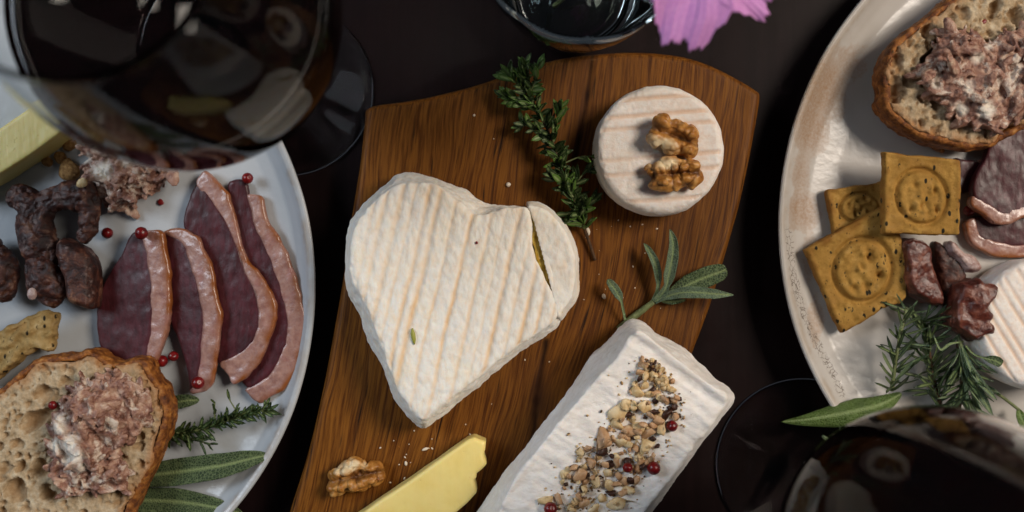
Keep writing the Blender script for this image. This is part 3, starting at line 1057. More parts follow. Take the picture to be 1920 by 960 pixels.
duck('duck breast slice with straight fat strip, second from the sausage pieces',
     [(298, 436), (320, 440), (340, 452), (352, 480), (366, 520), (375, 560), (382, 600), (378, 650), (371, 705), (355, 736), (348, 700), (338, 660), (312, 610), (290, 560), (285, 480)],
     [(300, 431), (340, 431), (371, 449), (395, 498), (408, 558), (415, 592), (411, 640), (404, 690), (399, 719), (385, 733), (365, 737), (353, 736), (369, 704), (375, 650), (379, 600), (372, 560), (363, 522), (348, 482), (334, 453), (305, 440)],
     [(300, 430), (340, 430), (372, 448), (396, 498), (409, 558), (416, 592), (412, 640), (405, 690), (400, 720)],
     lift(292, ZP, 412, ZP + 7.0, PL), 20, 4.2, 3, 'duck slices on the left plate')
duck('widest duck breast slice, dark red, beside the dried sausage, leftmost of four',
     [(244, 438), (268, 438), (280, 470), (286, 520), (288, 565), (284, 620), (278, 660), (274, 690), (240, 690), (200, 672), (180, 650), (172, 605), (176, 560), (196, 515), (222, 478)],
     [(262, 437), (285, 432), (303, 435), (313, 475), (320, 515), (321, 560), (319, 600), (309, 640), (293, 678), (283, 690), (274, 687), (273, 660), (279, 620), (283, 562), (279, 515), (272, 470)],
     [(303, 434), (314, 475), (321, 515), (322, 560), (320, 600), (310, 640), (293, 680)],
     lift(172, ZP, 320, ZP + 6.0, PL), 19, 4.6, 4, 'duck slices on the left plate')
_zr = plate_z(*W(1880, 380, 12)[:2], PR)
duck('duck breast slice with a pale fat band under the lower edge of the right bread',
     [(1868, 262), (1900, 240), (1960, 250), (1985, 320), (1960, 392), (1920, 402), (1884, 404), (1848, 385), (1828, 366), (1832, 330), (1850, 295)],
     [(1824, 368), (1838, 371), (1860, 384), (1884, 397), (1920, 385), (1965, 372), (1985, 395), (1950, 404), (1920, 407), (1895, 420), (1874, 420), (1846, 402), (1826, 385)],
     [(1823, 376), (1846, 404), (1874, 422), (1896, 422), (1925, 408)], lambda x, y: _zr + 5.5, 20, 5.0, 6, 'duck slices on the right plate')
duck('duck breast slice with a rounded fat edge just above the striped cheese',
     [(1832, 408), (1870, 405), (1930, 402), (1985, 410), (1980, 455), (1925, 462), (1880, 460), (1845, 450), (1830, 430)],
     [(1814, 420), (1832, 408), (1838, 430), (1852, 446), (1884, 456), (1925, 460), (1985, 452), (1985, 480), (1925, 482), (1876, 481), (1838, 467), (1818, 446)],
     [(1812, 420), (1817, 447), (1837, 469), (1876, 483), (1925, 484)], lambda x, y: _zr + 0.4, 15, 5.0, 7, 'duck slices on the right plate')
duck('dark duck breast end tucked behind the upper square cracker',
     [(1790, 300), (1812, 300), (1838, 304), (1846, 330), (1830, 352), (1808, 362), (1790, 350)], [(1838, 300), (1850, 304), (1852, 330), (1836, 356), (1826, 356), (1842, 330)],
     [(1852, 302), (1854, 330), (1838, 358)], lambda x, y: _zr + 0.3, 13, 4.5, 8, 'duck slices on the right plate')

# ------------------------------------------------------------------ dried sausage pieces
def chain(path, z, voxel=0.7):
    """blobs along a px path: (px, py, radius px)"""
    P = np.array(path, float)
    out = []
    s = (H - z) / FPX
    for a, b in zip(P[:-1], P[1:]):
        k = max(2, int(np.hypot(*(b - a)[:2]) / 7))
        for i in range(k):
            q = a + (b - a) * i / k
            r = q[2] * s
            out.append((W(q[0], q[1], z), (r, r, r * 0.75)))
    q = P[-1]
    out.append((W(q[0], q[1], z), (q[2] * s, q[2] * s, q[2] * s * 0.75)))
    return out


def lump(name, items, mat, label, cat, seed, amp=1.4, size=8, voxel=0.65, group=None, fat=False, floor=None):
    V, F = blobs(items, voxel, 3)
    N = normals(V, F)
    V = V + N * (amp * fbm(V, size, 3, seed) + amp * 0.35 * fbm(V, size / 3.2, 3, seed + 2) - 0.9 * np.exp(-(fbm(V, size * 0.6, 2, seed + 6) / 0.08) ** 2))[:, None]
    if floor is not None:
        V[:, 2] = np.maximum(V[:, 2], floor + 0.15 + 0.3 * vnoise(V / 5) ** 2)
    return single(name, V, F, mat, label, cat, group, {'fat': np.zeros(len(V))})


G = 'dried sausage pieces on the left plate'
lump('dried_sausage', chain([(36, 368, 27), (62, 388, 28), (64, 425, 35), (76, 462, 36), (88, 484, 28)], 18) + chain([(72, 402, 24), (100, 374, 26), (128, 366, 28), (156, 368, 31), (170, 390, 23), (168, 425, 20), (158, 440, 17)], 18),
     M_dry.m, 'curled dark dried sausage piece arching below the rillettes', 'dried sausage', 1, group=G, floor=8.4)
lump('dried_sausage', chain([(74, 498, 30), (86, 530, 38), (100, 550, 28)], 19), M_dry.m, 'knobbly dried sausage lump with a white fat spot, between two others', 'dried sausage', 5, group=G, floor=8.4)
lump('dried_sausage', chain([(-22, 470, 30), (2, 500, 34), (4, 540, 30)], 17), M_dry.m, 'dark dried sausage piece cut off by the left edge of the photo', 'dried sausage', 8, group=G, floor=8.4)
P = poly_mm([(103, 447), (124, 449), (157, 471), (170, 507), (170, 550), (166, 582), (131, 573), (117, 562), (113, 527), (100, 487)], 28)
V, F = slab(P, 9, 28, 0.7, 4, ((0, -3), (0.4, 0), (0.85, -0.5), (1, -2.5)))
V = V + normals(V, F) * (0.9 * fbm(V, 7, 3, 4) + 0.35 * fbm(V, 2.5, 3, 4))[:, None]
V[:, 2] -= 0.14 * np.maximum(0, V[:, 0] - P[:, 0].min() - 6) * (V[:, 2] > 12)
single('dried_sausage', V, F, M_dry.m, 'wedge-shaped dried sausage slice with an orange brown edge, next to the widest duck slice', 'dried sausage', G, {'fat': np.zeros(len(V))})
V, F = blobs([(W(60, 551, 28), (2.2, 2.8, 1.4))], 0.4, 2)
single('fat_bit', V, F, M_lard.m, 'small white fat nugget on the knobbly sausage lump', 'fat bit')

G = 'dried sausage pieces on the right plate'
zr = 8.6
def sl(pts, z0, z1, seed, mat, label, amp=1.0, tiltx=0.0, tilty=0.0, nm='dried_sausage', cat='dried sausage', grp=G):
    P = poly_mm(pts, z1)
    V, F = slab(P, z0, z1, 0.6, 3, ((0, -1.5), (0.3, 0), (0.8, 0), (1, -1.6)))
    c = P.mean(0)
    V = V + normals(V, F) * (amp * fbm(V, 7, 3, seed) + 0.45 * amp * fbm(V, 2.4, 3, seed + 1))[:, None]
    V[:, 2] += tiltx * (V[:, 0] - c[0]) + tilty * (V[:, 1] - c[1])
    V[:, 2] = np.maximum(V[:, 2], zr)
    return single(nm, V, F, mat, label, cat, grp, {'fat': np.zeros(len(V))})

sl([(1694, 458), (1706, 447), (1718, 446), (1738, 455), (1754, 470), (1752, 492), (1762, 520), (1776, 552), (1776, 572), (1760, 574), (1741, 566), (1709, 545), (1700, 497)], 12, 26, 3, M_ham.m, 'dark dried sausage piece with a tan fat streak beside the front cracker', tiltx=-0.15)
sl([(1755, 455), (1775, 462), (1800, 490), (1816, 520), (1800, 545), (1796, 590), (1778, 575), (1764, 520)], 9, 19, 5, M_dry.m, 'near black dried sausage piece in shadow between two lighter ones')
sl([(1782, 452), (1797, 455), (1808, 468), (1826, 478), (1842, 492), (1846, 506), (1830, 512), (1814, 508), (1800, 488), (1786, 475)], 11, 22, 7, M_lard.m, 'pale whitish pork fat strip above the brown sausage slice', nm='pork_fat', cat='pork fat', grp=None)
sl([(1806, 534), (1822, 530), (1838, 522), (1850, 531), (1878, 537), (1872, 560), (1856, 578), (1867, 590), (1864, 604), (1868, 618), (1858, 632), (1834, 641), (1812, 628), (1794, 612), (1796, 565)], 13, 31, 9, M_ham.m, 'translucent brown sausage slice with ragged edge standing over the rosemary', 1.4, 0.1)

# ------------------------------------------------------------------ rillettes
def rillettes(label, outline, z0, hgt, seed, n, fatpts=(), group='rillettes mounds', rb=(2.2, 5.0)):
    P = WP(outline, z0 + hgt * 0.7)[:, :2]
    mn, mx = P.min(0), P.max(0)
    rg = np.random.default_rng(seed)
    def inside(q):
        x, y = q
        c = False
        for i in range(len(P)):
            a, b = P[i], P[i - 1]
            if (a[1] > y) != (b[1] > y) and x < (b[0] - a[0]) * (y - a[1]) / (b[1] - a[1] + 1e-12) + a[0]:
                c = not c
        return c
    loop = np.concatenate([P, P[:1]])
    # a mound, then shreds strewn over it
    Pd = ccw(catmull(P, 6))
    Pd = offset(Pd, -1.5)
    Vm, Fm = slab(Pd, z0 - 0.5, z0 + 2.5, 0.6, 2, ((0, 0), (0.6, 0), (1, -0.8)))
    dm = dist_poly(Vm[:, :2], loop)
    def dome(xy, d):
        f = fbm(np.column_stack([xy, np.zeros(len(xy))]), 16, 3, seed)
        return hgt * np.clip(d / 11, 0, 1) ** 0.6 * np.clip(0.62 + 0.75 * f, 0.12, 1.1)
    Vm[:, 2] += np.clip(Vm[:, 2] - z0, 0, 1) * dome(Vm[:, :2], dm)
    vs, fs, k = [Vm], [np.concatenate([Fm[:, :3], Fm[:, [0, 2, 3]]])], len(Vm)
    v0, f0 = ico(2)
    cnt = 0
    while cnt < int(n * 2.6):
        q = mn + rg.random(2) * (mx - mn)
        if not inside(q):
            continue
        d = float(dist_poly(q[None], loop)[0])
        r = rg.uniform(0.8, 2.6) * (1.0 if rg.random() < 0.8 else 1.7)
        sx = rg.uniform(1.0, 2.6)
        zc = z0 + 2.0 + float(dome(q[None], np.array([d]))[0]) + rg.uniform(-0.6, 0.9) * r
        v = (v0 * (r * sx, r * 0.75, r * 0.42)) @ rotm(rg.uniform(-1.1, 1.1), rg.uniform(-0.8, 0.8), rg.uniform(0, 6.3)).T + (q[0], q[1], zc)
        vs.append(v); fs.append(f0 + k); k += len(v0)
        cnt += 1
    V, F = remesh(np.concatenate(vs), np.concatenate(fs), 0.45)
    V = smooth(V, F, 1)
    N = normals(V, F)
    V = V + N * (0.55 * fbm(V * (1, 0.6, 1), 2.6, 3, seed) + 0.35 * fbm(V, 1.1, 2, seed + 3))[:, None]
    ft = np.zeros(len(V))
    Q = px_of(V)
    for x, y, r in fatpts:
        ft = np.maximum(ft, np.clip(1.5 - np.hypot(Q[:, 0] - x, Q[:, 1] - y) / r + 1.0 * fbm(V, 5, 3, seed), 0, 1))
    return single('rillettes', V, F, M_rill.m, label, 'rillettes', group, {'fat': ft})


rillettes('crumbly rillettes lump on the left plate below the wine glass', [(150, 275), (158, 345), (175, 362), (190, 366), (192, 390), (206, 398), (240, 381), (266, 358), (292, 348), (308, 330), (322, 320), (300, 290), (250, 265), (190, 258)], 8.6, 17, 3, 90, [(190, 320, 16), (240, 305, 14), (160, 300, 10)])

# ------------------------------------------------------------------ bread
def bread(label, outline, zb, zt, seed, inset, big, group='bread slices', tilt=(0, 0), vx=0.75):
    P = poly_mm(outline, zt, 8)
    c = P.mean(0)
    root = thing('bread_slice', label, 'bread', (c[0], c[1], zb), group)
    nz = fbm(np.column_stack([P, np.zeros(len(P))]), 9, 3, seed)
    V, F = slab(offset(P, 0), zb, zt - 0.5, vx, 2, ((0, -2.5), (0.3, 0.0), (0.8, 0.3), (1, -0.6)))
    N = normals(V, F)
    V = V + N * (0.9 * fbm(V, 7, 3, seed) + 0.7 * fbm(V, 2.6, 3, seed + 1))[:, None]
    dc = dist_poly(V[:, :2], np.concatenate([P, P[:1]]))
    V[:, 2] -= np.clip((dc - inset - 0.6) / 0.8, 0, 1) * (N[:, 2] > 0.3) * (zt - zb - 5)
    def tl(V):
        V = V.copy()
        V[:, 2] += tilt[0] * (V[:, 0] - c[0]) + tilt[1] * (V[:, 1] - c[1])
        return V
    part('crust', tl(V), F, M_crust.m, root)
    Q0 = offset(P, -inset)
    Q0 = Q0 + (offset(P, -inset - 1) - Q0) * (nz * 2.2)[:, None]
    V, F = slab(Q0, zb + 1.5, zt + 0.4, 0.6, 1, ((0, 0), (0.85, 0.2), (1, -0.5)))
    N = normals(V, F)
    top = np.clip(N[:, 2], 0, 1)
    rg = np.random.default_rng(seed)
    pore_shade = np.zeros(len(V))
    dep = np.zeros(len(V))
    mn, mx = Q0.min(0), Q0.max(0)
    holes = [(rg.uniform(mn[0], mx[0]), rg.uniform(mn[1], mx[1]), rg.choice([0.9, 1.2, 1.6, 2.2, 3.0], p=[0.44, 0.32, 0.15, 0.065, 0.025])) for _ in range(520)]
    holes += [(*W(x, y, zt)[:2], r) for x, y, r in big]
    for hx_, hy_, r in holes:
        a = rg.uniform(0, 3.14)
        el = rg.uniform(0.6, 0.95)
        k = np.where((np.abs(V[:, 0] - hx_) < r * 1.8) & (np.abs(V[:, 1] - hy_) < r * 1.8))[0]
        if not len(k):
            continue
        dx, dy = V[k, 0] - hx_, V[k, 1] - hy_
        ux, uy = (dx * math.cos(a) + dy * math.sin(a)), (-dx * math.sin(a) + dy * math.cos(a)) / el
        t = 1 - (ux ** 2 + uy ** 2) / (r * r) + 0.7 * fbm(V[k], max(1.2, r * 0.8), 2, seed)
        dd = np.clip(t, 0, 1) ** 0.4 * r * rg.uniform(0.8, 1.5)
        dep[k] = np.maximum(dep[k], dd)
        pore_shade[k] = np.maximum(pore_shade[k], np.clip(t * 2, 0, 1) * 0.55)
    d = dist_poly(V[:, :2], np.concatenate([P, P[:1]]))
    w1, _w2 = worley(V + 0.8 * fbm(V, 2, 2, seed)[:, None], 1.7, seed)
    V = V + N * (0.6 * fbm(V, 5, 4, seed + 4) + 0.3 * fbm(V, 1.5, 2, seed + 6) - 1.2 * np.clip(0.40 - w1, 0, 1) * top)[:, None]
    V[:, 2] -= dep * top
    part('crumb', tl(V), F, M_crumb.m, root, {'pore_shade': pore_shade, 'toast': np.clip(1.2 - d / (inset + 3.0 + 2.5 * fbm(V, 6, 2, seed)), 0, 1) * 0.75})
    return root


bread('torn sourdough slice at the lower left, spread with rillettes',
      [(25, 706), (62, 676), (108, 666), (140, 664), (158, 655), (179, 660), (200, 674), (226, 679), (250, 672), (272, 676), (284, 700), (297, 716), (308, 726), (310, 745), (318, 770), (314, 800), (306, 826), (292, 862), (271, 906), (250, 948), (225, 1000), (120, 1065), (-60, 1085), (-150, 1000), (-170, 870), (-110, 790), (-30, 745)],
      13, 30, 5, 2.3, [(28, 922, 5.2), (36, 876, 3.0), (75, 880, 4.5), (90, 930, 4.2), (100, 742, 3.2), (60, 790, 6.0), (80, 740, 4), (85, 780, 3.4), (140, 740, 3), (215, 905, 3.4), (222, 925, 3.2), (210, 695, 2.6), (258, 815, 3.0), (260, 835, 2.6), (5, 882, 3.4), (120, 690, 2.0)], tilt=(0.03, 0.0))
rillettes('rillettes mound on the lower left bread slice with a white fat smear', [(83, 847), (88, 810), (104, 760), (125, 727), (167, 706), (208, 704), (258, 722), (267, 756), (271, 793), (254, 818), (233, 831), (217, 850), (233, 885), (232, 931), (200, 927), (146, 935), (108, 927), (104, 893), (90, 868)],
          29.5, 12, 8, 150, [(115, 800, 16), (128, 830, 22), (140, 858, 18), (108, 830, 12), (152, 875, 10), (215, 928, 8)])
RB = bread('crusty bread slice with rillettes at the upper right',
      [(1784, -6), (1740, 28), (1702, 56), (1672, 86), (1658, 122), (1654, 150), (1660, 172), (1655, 188), (1668, 214), (1692, 236), (1725, 256), (1760, 268), (1785, 272), (1815, 279), (1859, 276), (1890, 258), (1930, 236), (1985, 190), (2010, 90), (1970, -40), (1880, -70)],
      14, 31, 12, 2.4, [(1683, 110, 3.2), (1676, 175, 4.8), (1866, 12, 3.2), (1905, 30, 4), (1806, 25, 3.0), (1745, 60, 4.0), (1755, 80, 3), (1680, 150, 2.6), (1705, 150, 3), (1762, 110, 7), (1780, 95, 6), (1880, 150, 6), (1870, 165, 5)], tilt=(0.0, 0.0))
V, F = tube(curve_pts(WP([(1656, 184, 25), (1668, 212, 23), (1700, 240, 21), (1738, 264, 18), (1768, 285, 14)])), np.interp(np.linspace(0, 1, 25), [0, 0.3, 0.7, 1], [1.2, 2.6, 3.0, 1.0]), 16)
V, F = remesh(V, F, 0.5)
V = V + normals(V, F) * (0.9 * fbm(V, 5, 3, 3))[:, None]
part('crust_flap', V, F, M_crust.m, RB)
rillettes('pink shredded rillettes heaped on the upper right bread slice', [(1735, 150), (1742, 120), (1768, 60), (1782, 42), (1815, 50), (1850, 70), (1900, 50), (1960, 30), (1995, 70), (1985, 180), (1930, 220), (1890, 246), (1850, 244), (1812, 232), (1780, 205), (1745, 178)],
          30.5, 10, 21, 120, [(1755, 160, 8), (1800, 205, 10), (1848, 205, 12), (1835, 110, 10), (1815, 165, 10)], rb=(1.6, 4.2))

# ------------------------------------------------------------------ crackers
def cracker(label, corners, zb, th, seed, mat, emboss=True, cut=None, tilt=(0, 0), group='square crackers', ringr=0.335):
    zt = zb + th
    C4 = WP(corners, zt)[:, :2]
    out = WP(cut, zt)[:, :2] if cut else C4
    P = ccw(linear(out, 14))
    P = P + np.column_stack([fbm(np.column_stack([P, 0 * P[:, :1]]), 5, 3, seed), fbm(np.column_stack([P, 0 * P[:, :1]]), 3.2, 3, seed + 9)]) * 0.75
    V, F = slab(P, zb, zt, 0.5, 3, ((0, -0.6), (0.3, 0.1), (0.8, 0.1), (1, -0.7)))
    N = normals(V, F)
    o, a, b = C4[0], C4[1] - C4[0], C4[3] - C4[0]
    uv = np.linalg.solve(np.stack([a, b], 1), (V[:, :2] - o).T).T
    top = np.clip((N[:, 2] - 0.3) / 0.4, 0, 1)
    h = 0.5 * fbm(V, 5, 3, seed) + 0.22 * fbm(V, 1.3, 2, seed + 1)
    brown = np.zeros(len(V))
    if emboss:
        rr = np.hypot(uv[:, 0] - 0.5, uv[:, 1] - 0.5)
        th_ = np.arctan2(uv[:, 1] - 0.5, uv[:, 0] - 0.5)
        h += -1.9 * np.exp(-((rr - ringr) / 0.030) ** 2) + 0.55 * np.clip((ringr - rr) / 0.06, 0, 1)
        rg = np.random.default_rng(seed)
        for k in range(13):
            ax_, ay_ = rg.uniform(-0.2, 0.2, 2)
            h += rg.choice([-1.9, 1.4]) * np.exp(-(np.hypot(uv[:, 0] - 0.5 - ax_, (uv[:, 1] - 0.5 - ay_) * rg.uniform(0.6, 1.2)) / rg.uniform(0.022, 0.045)) ** 2)
        h += -0.5 * np.exp(-((rr - ringr * 0.62) / 0.02) ** 2) * (np.sin(th_ * 3 + seed) > -0.2)
        e = np.minimum(np.minimum(uv[:, 0], 1 - uv[:, 0]), np.minimum(uv[:, 1], 1 - uv[:, 1]))
        h += 0.5 * np.exp(-((e - 0.03) / 0.03) ** 2)
        brown = np.clip((0.55 - e / 0.12) + 0.9 * fbm(V, 6, 3, seed + 3) + 0.35 * np.exp(-((rr - ringr) / 0.03) ** 2), 0, 0.75)
    V = V + N * (h * top + 0.25 * fbm(V, 2, 3, seed) * (1 - top))[:, None]
    c = C4.mean(0)
    V[:, 2] += tilt[0] * (V[:, 0] - c[0]) + tilt[1] * (V[:, 1] - c[1])
    return single('cracker', V, F, mat, label, 'cracker', group, {'brown': brown})


cracker('golden square cracker half hidden behind the two other crackers', [(1549, 357), (1662, 340), (1678, 420), (1563, 438)], 10.5, 5.2, 3, M_cracker, tilt=(-0.03, 0))
cracker('golden embossed cracker turned like a diamond in front, one corner broken', [(1511, 468), (1654, 386), (1724, 545), (1582, 627)], 15.2, 5.6, 5, M_cracker,
        cut=[(1511, 468), (1580, 428), (1654, 387), (1684, 440), (1697, 480), (1701, 520), (1699, 550), (1688, 570), (1668, 574), (1655, 580), (1618, 607), (1582, 627), (1548, 548)], tilt=(0.10, 0.08))
cracker('golden embossed square cracker lying topmost, beside the duck slices', [(1658, 284), (1801, 300), (1802, 440), (1657, 438)], 24.5, 5.6, 9, M_cracker, tilt=(0.0, 0.02))
# wavy herb cracker on the left plate
P = poly_mm([(100, 587), (75, 585), (40, 604), (0, 622), (-50, 645), (-80, 690), (-40, 730), (0, 705), (54, 664), (72, 655), (84, 658), (98, 657), (100, 620)], 22)
V, F = slab(P, 14, 22, 0.55, 3)
N = normals(V, F)
q = (V[:, 0] * 0.82 + V[:, 1] * 0.57)
q2 = (-V[:, 0] * 0.57 + V[:, 1] * 0.82)
V = V + N * (1.2 * np.sin(q2 / 0.95 + 3.2 * fbm(V, 9, 2, 2)) * (0.5 + 0.7 * fbm(V, 6, 2, 4)) + 1.0 * fbm(V, 3, 3, 3))[:, None]
V[:, 2] += 2.0 * np.sin(q / 11)
single('herb_cracker', V, F, M_cracker2, 'pale knobbly herb cracker above the lower left bread slice', 'cracker')

# ------------------------------------------------------------------ striped cheese on the right plate
round_cheese('round_cheese', 'white cheese with narrow tan grooves cut off by the right edge of the photo', (1962, 610), 124, 30.0, 8.6, tuple(np.arange(-115, 120, 1) [[6, 22, 46, 62, 90, 106, 134, 150, 178, 194, 220]]), 1.02, 3.6, M_round, 6)


# ------------------------------------------------------------------ walnuts
def walnut(label, c, L, Wd, hgt, ang, z0, seed, group='walnut pieces', flesh=(0.3, 0.0)):
    """a shelled walnut piece: lobed kernel; L, Wd in mm, ang in degrees"""
    rg = np.random.default_rng(seed)
    items = []
    for sd in (-1, 1):
        for k in range(3):
            t = k - 1
            rr = Wd * rg.uniform(0.25, 0.31)
            items.append(((t * L * 0.25 + rg.uniform(-1, 1), sd * Wd * rg.uniform(0.17, 0.23) * (1 - 0.25 * abs(t)), hgt * rg.uniform(0.34, 0.5)), (L * rg.uniform(0.17, 0.22), rr * (1 - 0.2 * abs(t)), hgt * rg.uniform(0.36, 0.48)), rotm(0, 0, rg.uniform(-0.6, 0.6))))
    items.append(((0, 0, hgt * 0.25), (L * 0.40, Wd * 0.24, hgt * 0.25)))
    V, F = blobs(items, 0.34, 6)
    N = normals(V, F)
    U = V + 1.8 * np.stack([fbm(V, 5, 2, seed), fbm(V, 5, 2, seed + 3), fbm(V, 5, 2, seed + 5)], 1)
    n1 = fbm(U, 6.5, 1, seed)
    n2 = fbm(U, 3.6, 1, seed + 8)
    groove = np.exp(-(n1 / 0.10) ** 2)
    V = V + N * (2.4 * np.abs(n1) ** 0.6 + 1.5 * np.abs(n2) ** 0.7 - 1.7 + 0.35 * fbm(V, 1.6, 2, seed + 1))[:, None]
    d1 = d2 = np.ones(len(V)); d2 = d2 + np.abs(n1)
    V = smooth(V, F, 2)
    mid = np.exp(-((V[:, 1] + 1.2 * fbm(V, 5, 2, seed + 2)) / 1.1) ** 2) * np.clip((V[:, 2] - hgt * 0.2) / 2, 0, 1)
    V[:, 2] -= 1.4 * mid
    fx, fy = flesh
    fl = np.clip(1.5 - np.hypot((V[:, 0] - fx * L) / (0.20 * L), (V[:, 1] - fy * Wd) / (0.13 * Wd)) + 0.8 * fbm(V, 2.5, 2, seed + 7), 0, 1)
    vein = np.clip(0.10 - (d2 - d1), 0, 0.1) / 0.1 * 0.5 + 0.8 * np.clip(fbm(V, 4.5, 3, seed + 4) - 0.22, 0, 1) * 2 + 0.6 * mid
    V[:, 2] = np.maximum(V[:, 2], 0.1)
    a = math.radians(ang)
    R = np.array([[math.cos(a), -math.sin(a), 0], [math.sin(a), math.cos(a), 0], [0, 0, 1]])
    V = V @ R.T + np.array([c[0], c[1], z0])
    return single('walnut', V, F, M_wal.m, label, 'walnut', group, {'vein': np.clip(vein, 0, 0.9), 'flesh': fl})


zt = 41.4
walnut('upper walnut piece on the small round cheese', W(1265, 257, 47), 23, 18, 11, -22, zt, 3, flesh=(-0.18, -0.28))
walnut('lower walnut piece with a pale broken top on the small round cheese', W(1263, 327, 47), 25, 16, 11, 8, zt, 8, flesh=(-0.10, 0.30))
walnut('lone walnut piece on the board between left plate and yellow cheese', W(665, 894, 28), 26, 15, 11, 12, BZ, 14, flesh=(-0.05, 0.32))

# ------------------------------------------------------------------ peppercorns
def corn_mesh(seed):
    v, f = ico(3)
    d = 1 + 0.05 * fbm(v * 4, 2.0, 3, seed) - 0.22 * np.exp(-((1 - v[:, 2]) / 0.03)) 
    return mesh_from('peppercorn', v * d[:, None] * 2.4, f, M_pep.m)


CM = [corn_mesh(i) for i in range(3)]
corns = [(464, 334, 14.0, 10.5, 'peppercorn beside the dark tip of the rightmost duck slice'), (265, 437, 20.5, 12, 'peppercorn on the top end of the widest duck slice'), (201, 437, 8.8, 10.5, 'peppercorn on bare plate beside the curled sausage'),
         (303, 677, 12.8, 11.5, 'left peppercorn of a pair in the dark gap between duck slices'), (325, 668, 12.8, 9.5, 'right peppercorn of a pair in the dark gap between duck slices'), (371, 718, 20.8, 12, 'peppercorn at the lower end of the fat strip above the herb sprig'), (99, 760, 30.2, 8.5, 'peppercorn stuck to the side of the left rillettes mound'),
         (1260, 799, None, 10.5, 'peppercorn right of the upper nut pile on the cheese log'), (1226, 878, None, 12.5, 'largest peppercorn alone right of the nuts on the cheese log'), (1177, 877, None, 9.5, 'peppercorn sunk among the nuts in the middle of the log'), (1032, 954, None, 12.5, 'peppercorn left of the nuts at the bottom edge of the photo'),
         (1817, 395, 9.0, 10.0, 'red peppercorn peeking out between square cracker and duck')]
for i, (x, y, z, r, lab) in enumerate(corns):
    if z is None:
        q = W(x, y, 53)
        z = top_z(log_V, q[0], q[1]) - 0.5
        if i == 9:
            z += 1.5
    rm = r * (H - z) / FPX
    q = W(x, y, z + rm)
    o = inst('peppercorn', CM[i % 3], None, loc=(q[0], q[1], z + rm * 0.96), rot=(random.uniform(-0.9, 0.9), random.uniform(-0.9, 0.9), random.uniform(0, 6)), scale=rm / 2.4)
    tag(o, lab, 'peppercorn', 'red peppercorns')

# ------------------------------------------------------------------ chopped nuts on the log
def chunk_mesh(seed, mat, sx=1.0):
    rg = np.random.default_rng(seed)
    bm = bmesh.new()
    for _ in range(rg.integers(12, 18)):
        p = rg.normal(size=3)
        p /= np.linalg.norm(p)
        p = np.sign(p) * np.abs(p) ** 0.8 * rg.uniform(0.8, 1.05)
        bm.verts.new((p[0] * sx, p[1], p[2] * 0.75))
    r = bmesh.ops.convex_hull(bm, input=bm.verts)
    bmesh.ops.delete(bm, geom=list({g for g in r['geom_interior'] + r['geom_unused'] if isinstance(g, bmesh.types.BMVert)}), context='VERTS')
    bmesh.ops.bevel(bm, geom=list(bm.edges), offset=0.12, segments=1, affect='EDGES')
    bmesh.ops.triangulate(bm, faces=bm.faces)
    V = np.array([v.co[:] for v in bm.verts])
    for i, v in enumerate(bm.verts):
        v.index = i
    F = np.array([[v.index for v in f.verts] for f in bm.faces])
    bm.free()
    V = V * (1 + 0.14 * fbm(V, 0.9, 2, seed))[:, None]
    return mesh_from('nut_piece', V, F, mat)


NM = [chunk_mesh(i, (M_nut1, M_nut2, M_nut2, M_nut1, M_nut3)[i % 5], 1.0 + 0.4 * (i % 3)) for i in range(15)]
band = np.array([(1216, 676, 14), (1232, 700, 34), (1238, 730, 52), (1218, 775, 60), (1190, 815, 58), (1160, 850, 62), (1130, 890, 66), (1095, 930, 62), (1060, 975, 60)], float)
pts, placed = [], []
rg = np.random.default_rng(5)
tries = 0
while len(placed) < 170 and tries < 9000:
    tries += 1
    k = rg.uniform(0, len(band) - 1.001)
    i = int(k)
    c = band[i] + (band[i + 1] - band[i]) * (k - i)
    # across direction in px: perpendicular to the log axis
    u = rg.uniform(-1, 1)
    u = np.sign(u) * abs(u) ** 1.15
    al = rg.uniform(-8, 8)
    px, py = c[0] + u * c[2] * 0.80 + al * 0.4, c[1] + u * c[2] * 0.45 - al * 0.7
    r = rg.choice([1.1, 1.6, 2.2, 2.9, 3.8], p=[0.16, 0.24, 0.30, 0.20, 0.10])
    q = W(px, py, 53)
    z = top_z(log_V, q[0], q[1], 1.2)
    lev = 0.0
    ok = True
    for (x2, y2, z2, r2) in placed:
        d = math.hypot(q[0] - x2, q[1] - y2)
        if d < (r + r2) * 0.62:
            if r > 1.6 or z2 > z + 2.5 or lev > 0:
                ok = False
                break
            lev = z2 + r2 * 0.5 - z
    if not ok:
        continue
    zz = z + lev + r * 0.30
    placed.append((q[0], q[1], zz, r))
    mi = rg.integers(0, 15)
    if r > 2.4 and mi % 5 == 4 and rg.random() < 0.6:
        mi = (mi + 1) % 15
    o = inst('nut_piece', NM[mi], None, loc=(q[0], q[1], zz), rot=tuple(rg.uniform(-0.7, 0.7, 2)) + (rg.uniform(0, 6.3),), scale=r)
    szw = 'large' if r > 2.5 else ('small' if r < 1.3 else 'medium')
    colw = ('pale cream', 'tan', 'tan', 'pale cream', 'dark brown')[mi % 5]
    tw = 'upper end' if py < 740 else ('middle' if py < 850 else 'lower end')
    sw = 'left edge' if u < -0.45 else ('right edge' if u > 0.45 else 'centre')
    lab = f'{szw} {colw} nut piece, {tw}, {sw} of the cheese log topping'
    tag(o, lab, 'nut piece', 'chopped nuts on the cheese log')
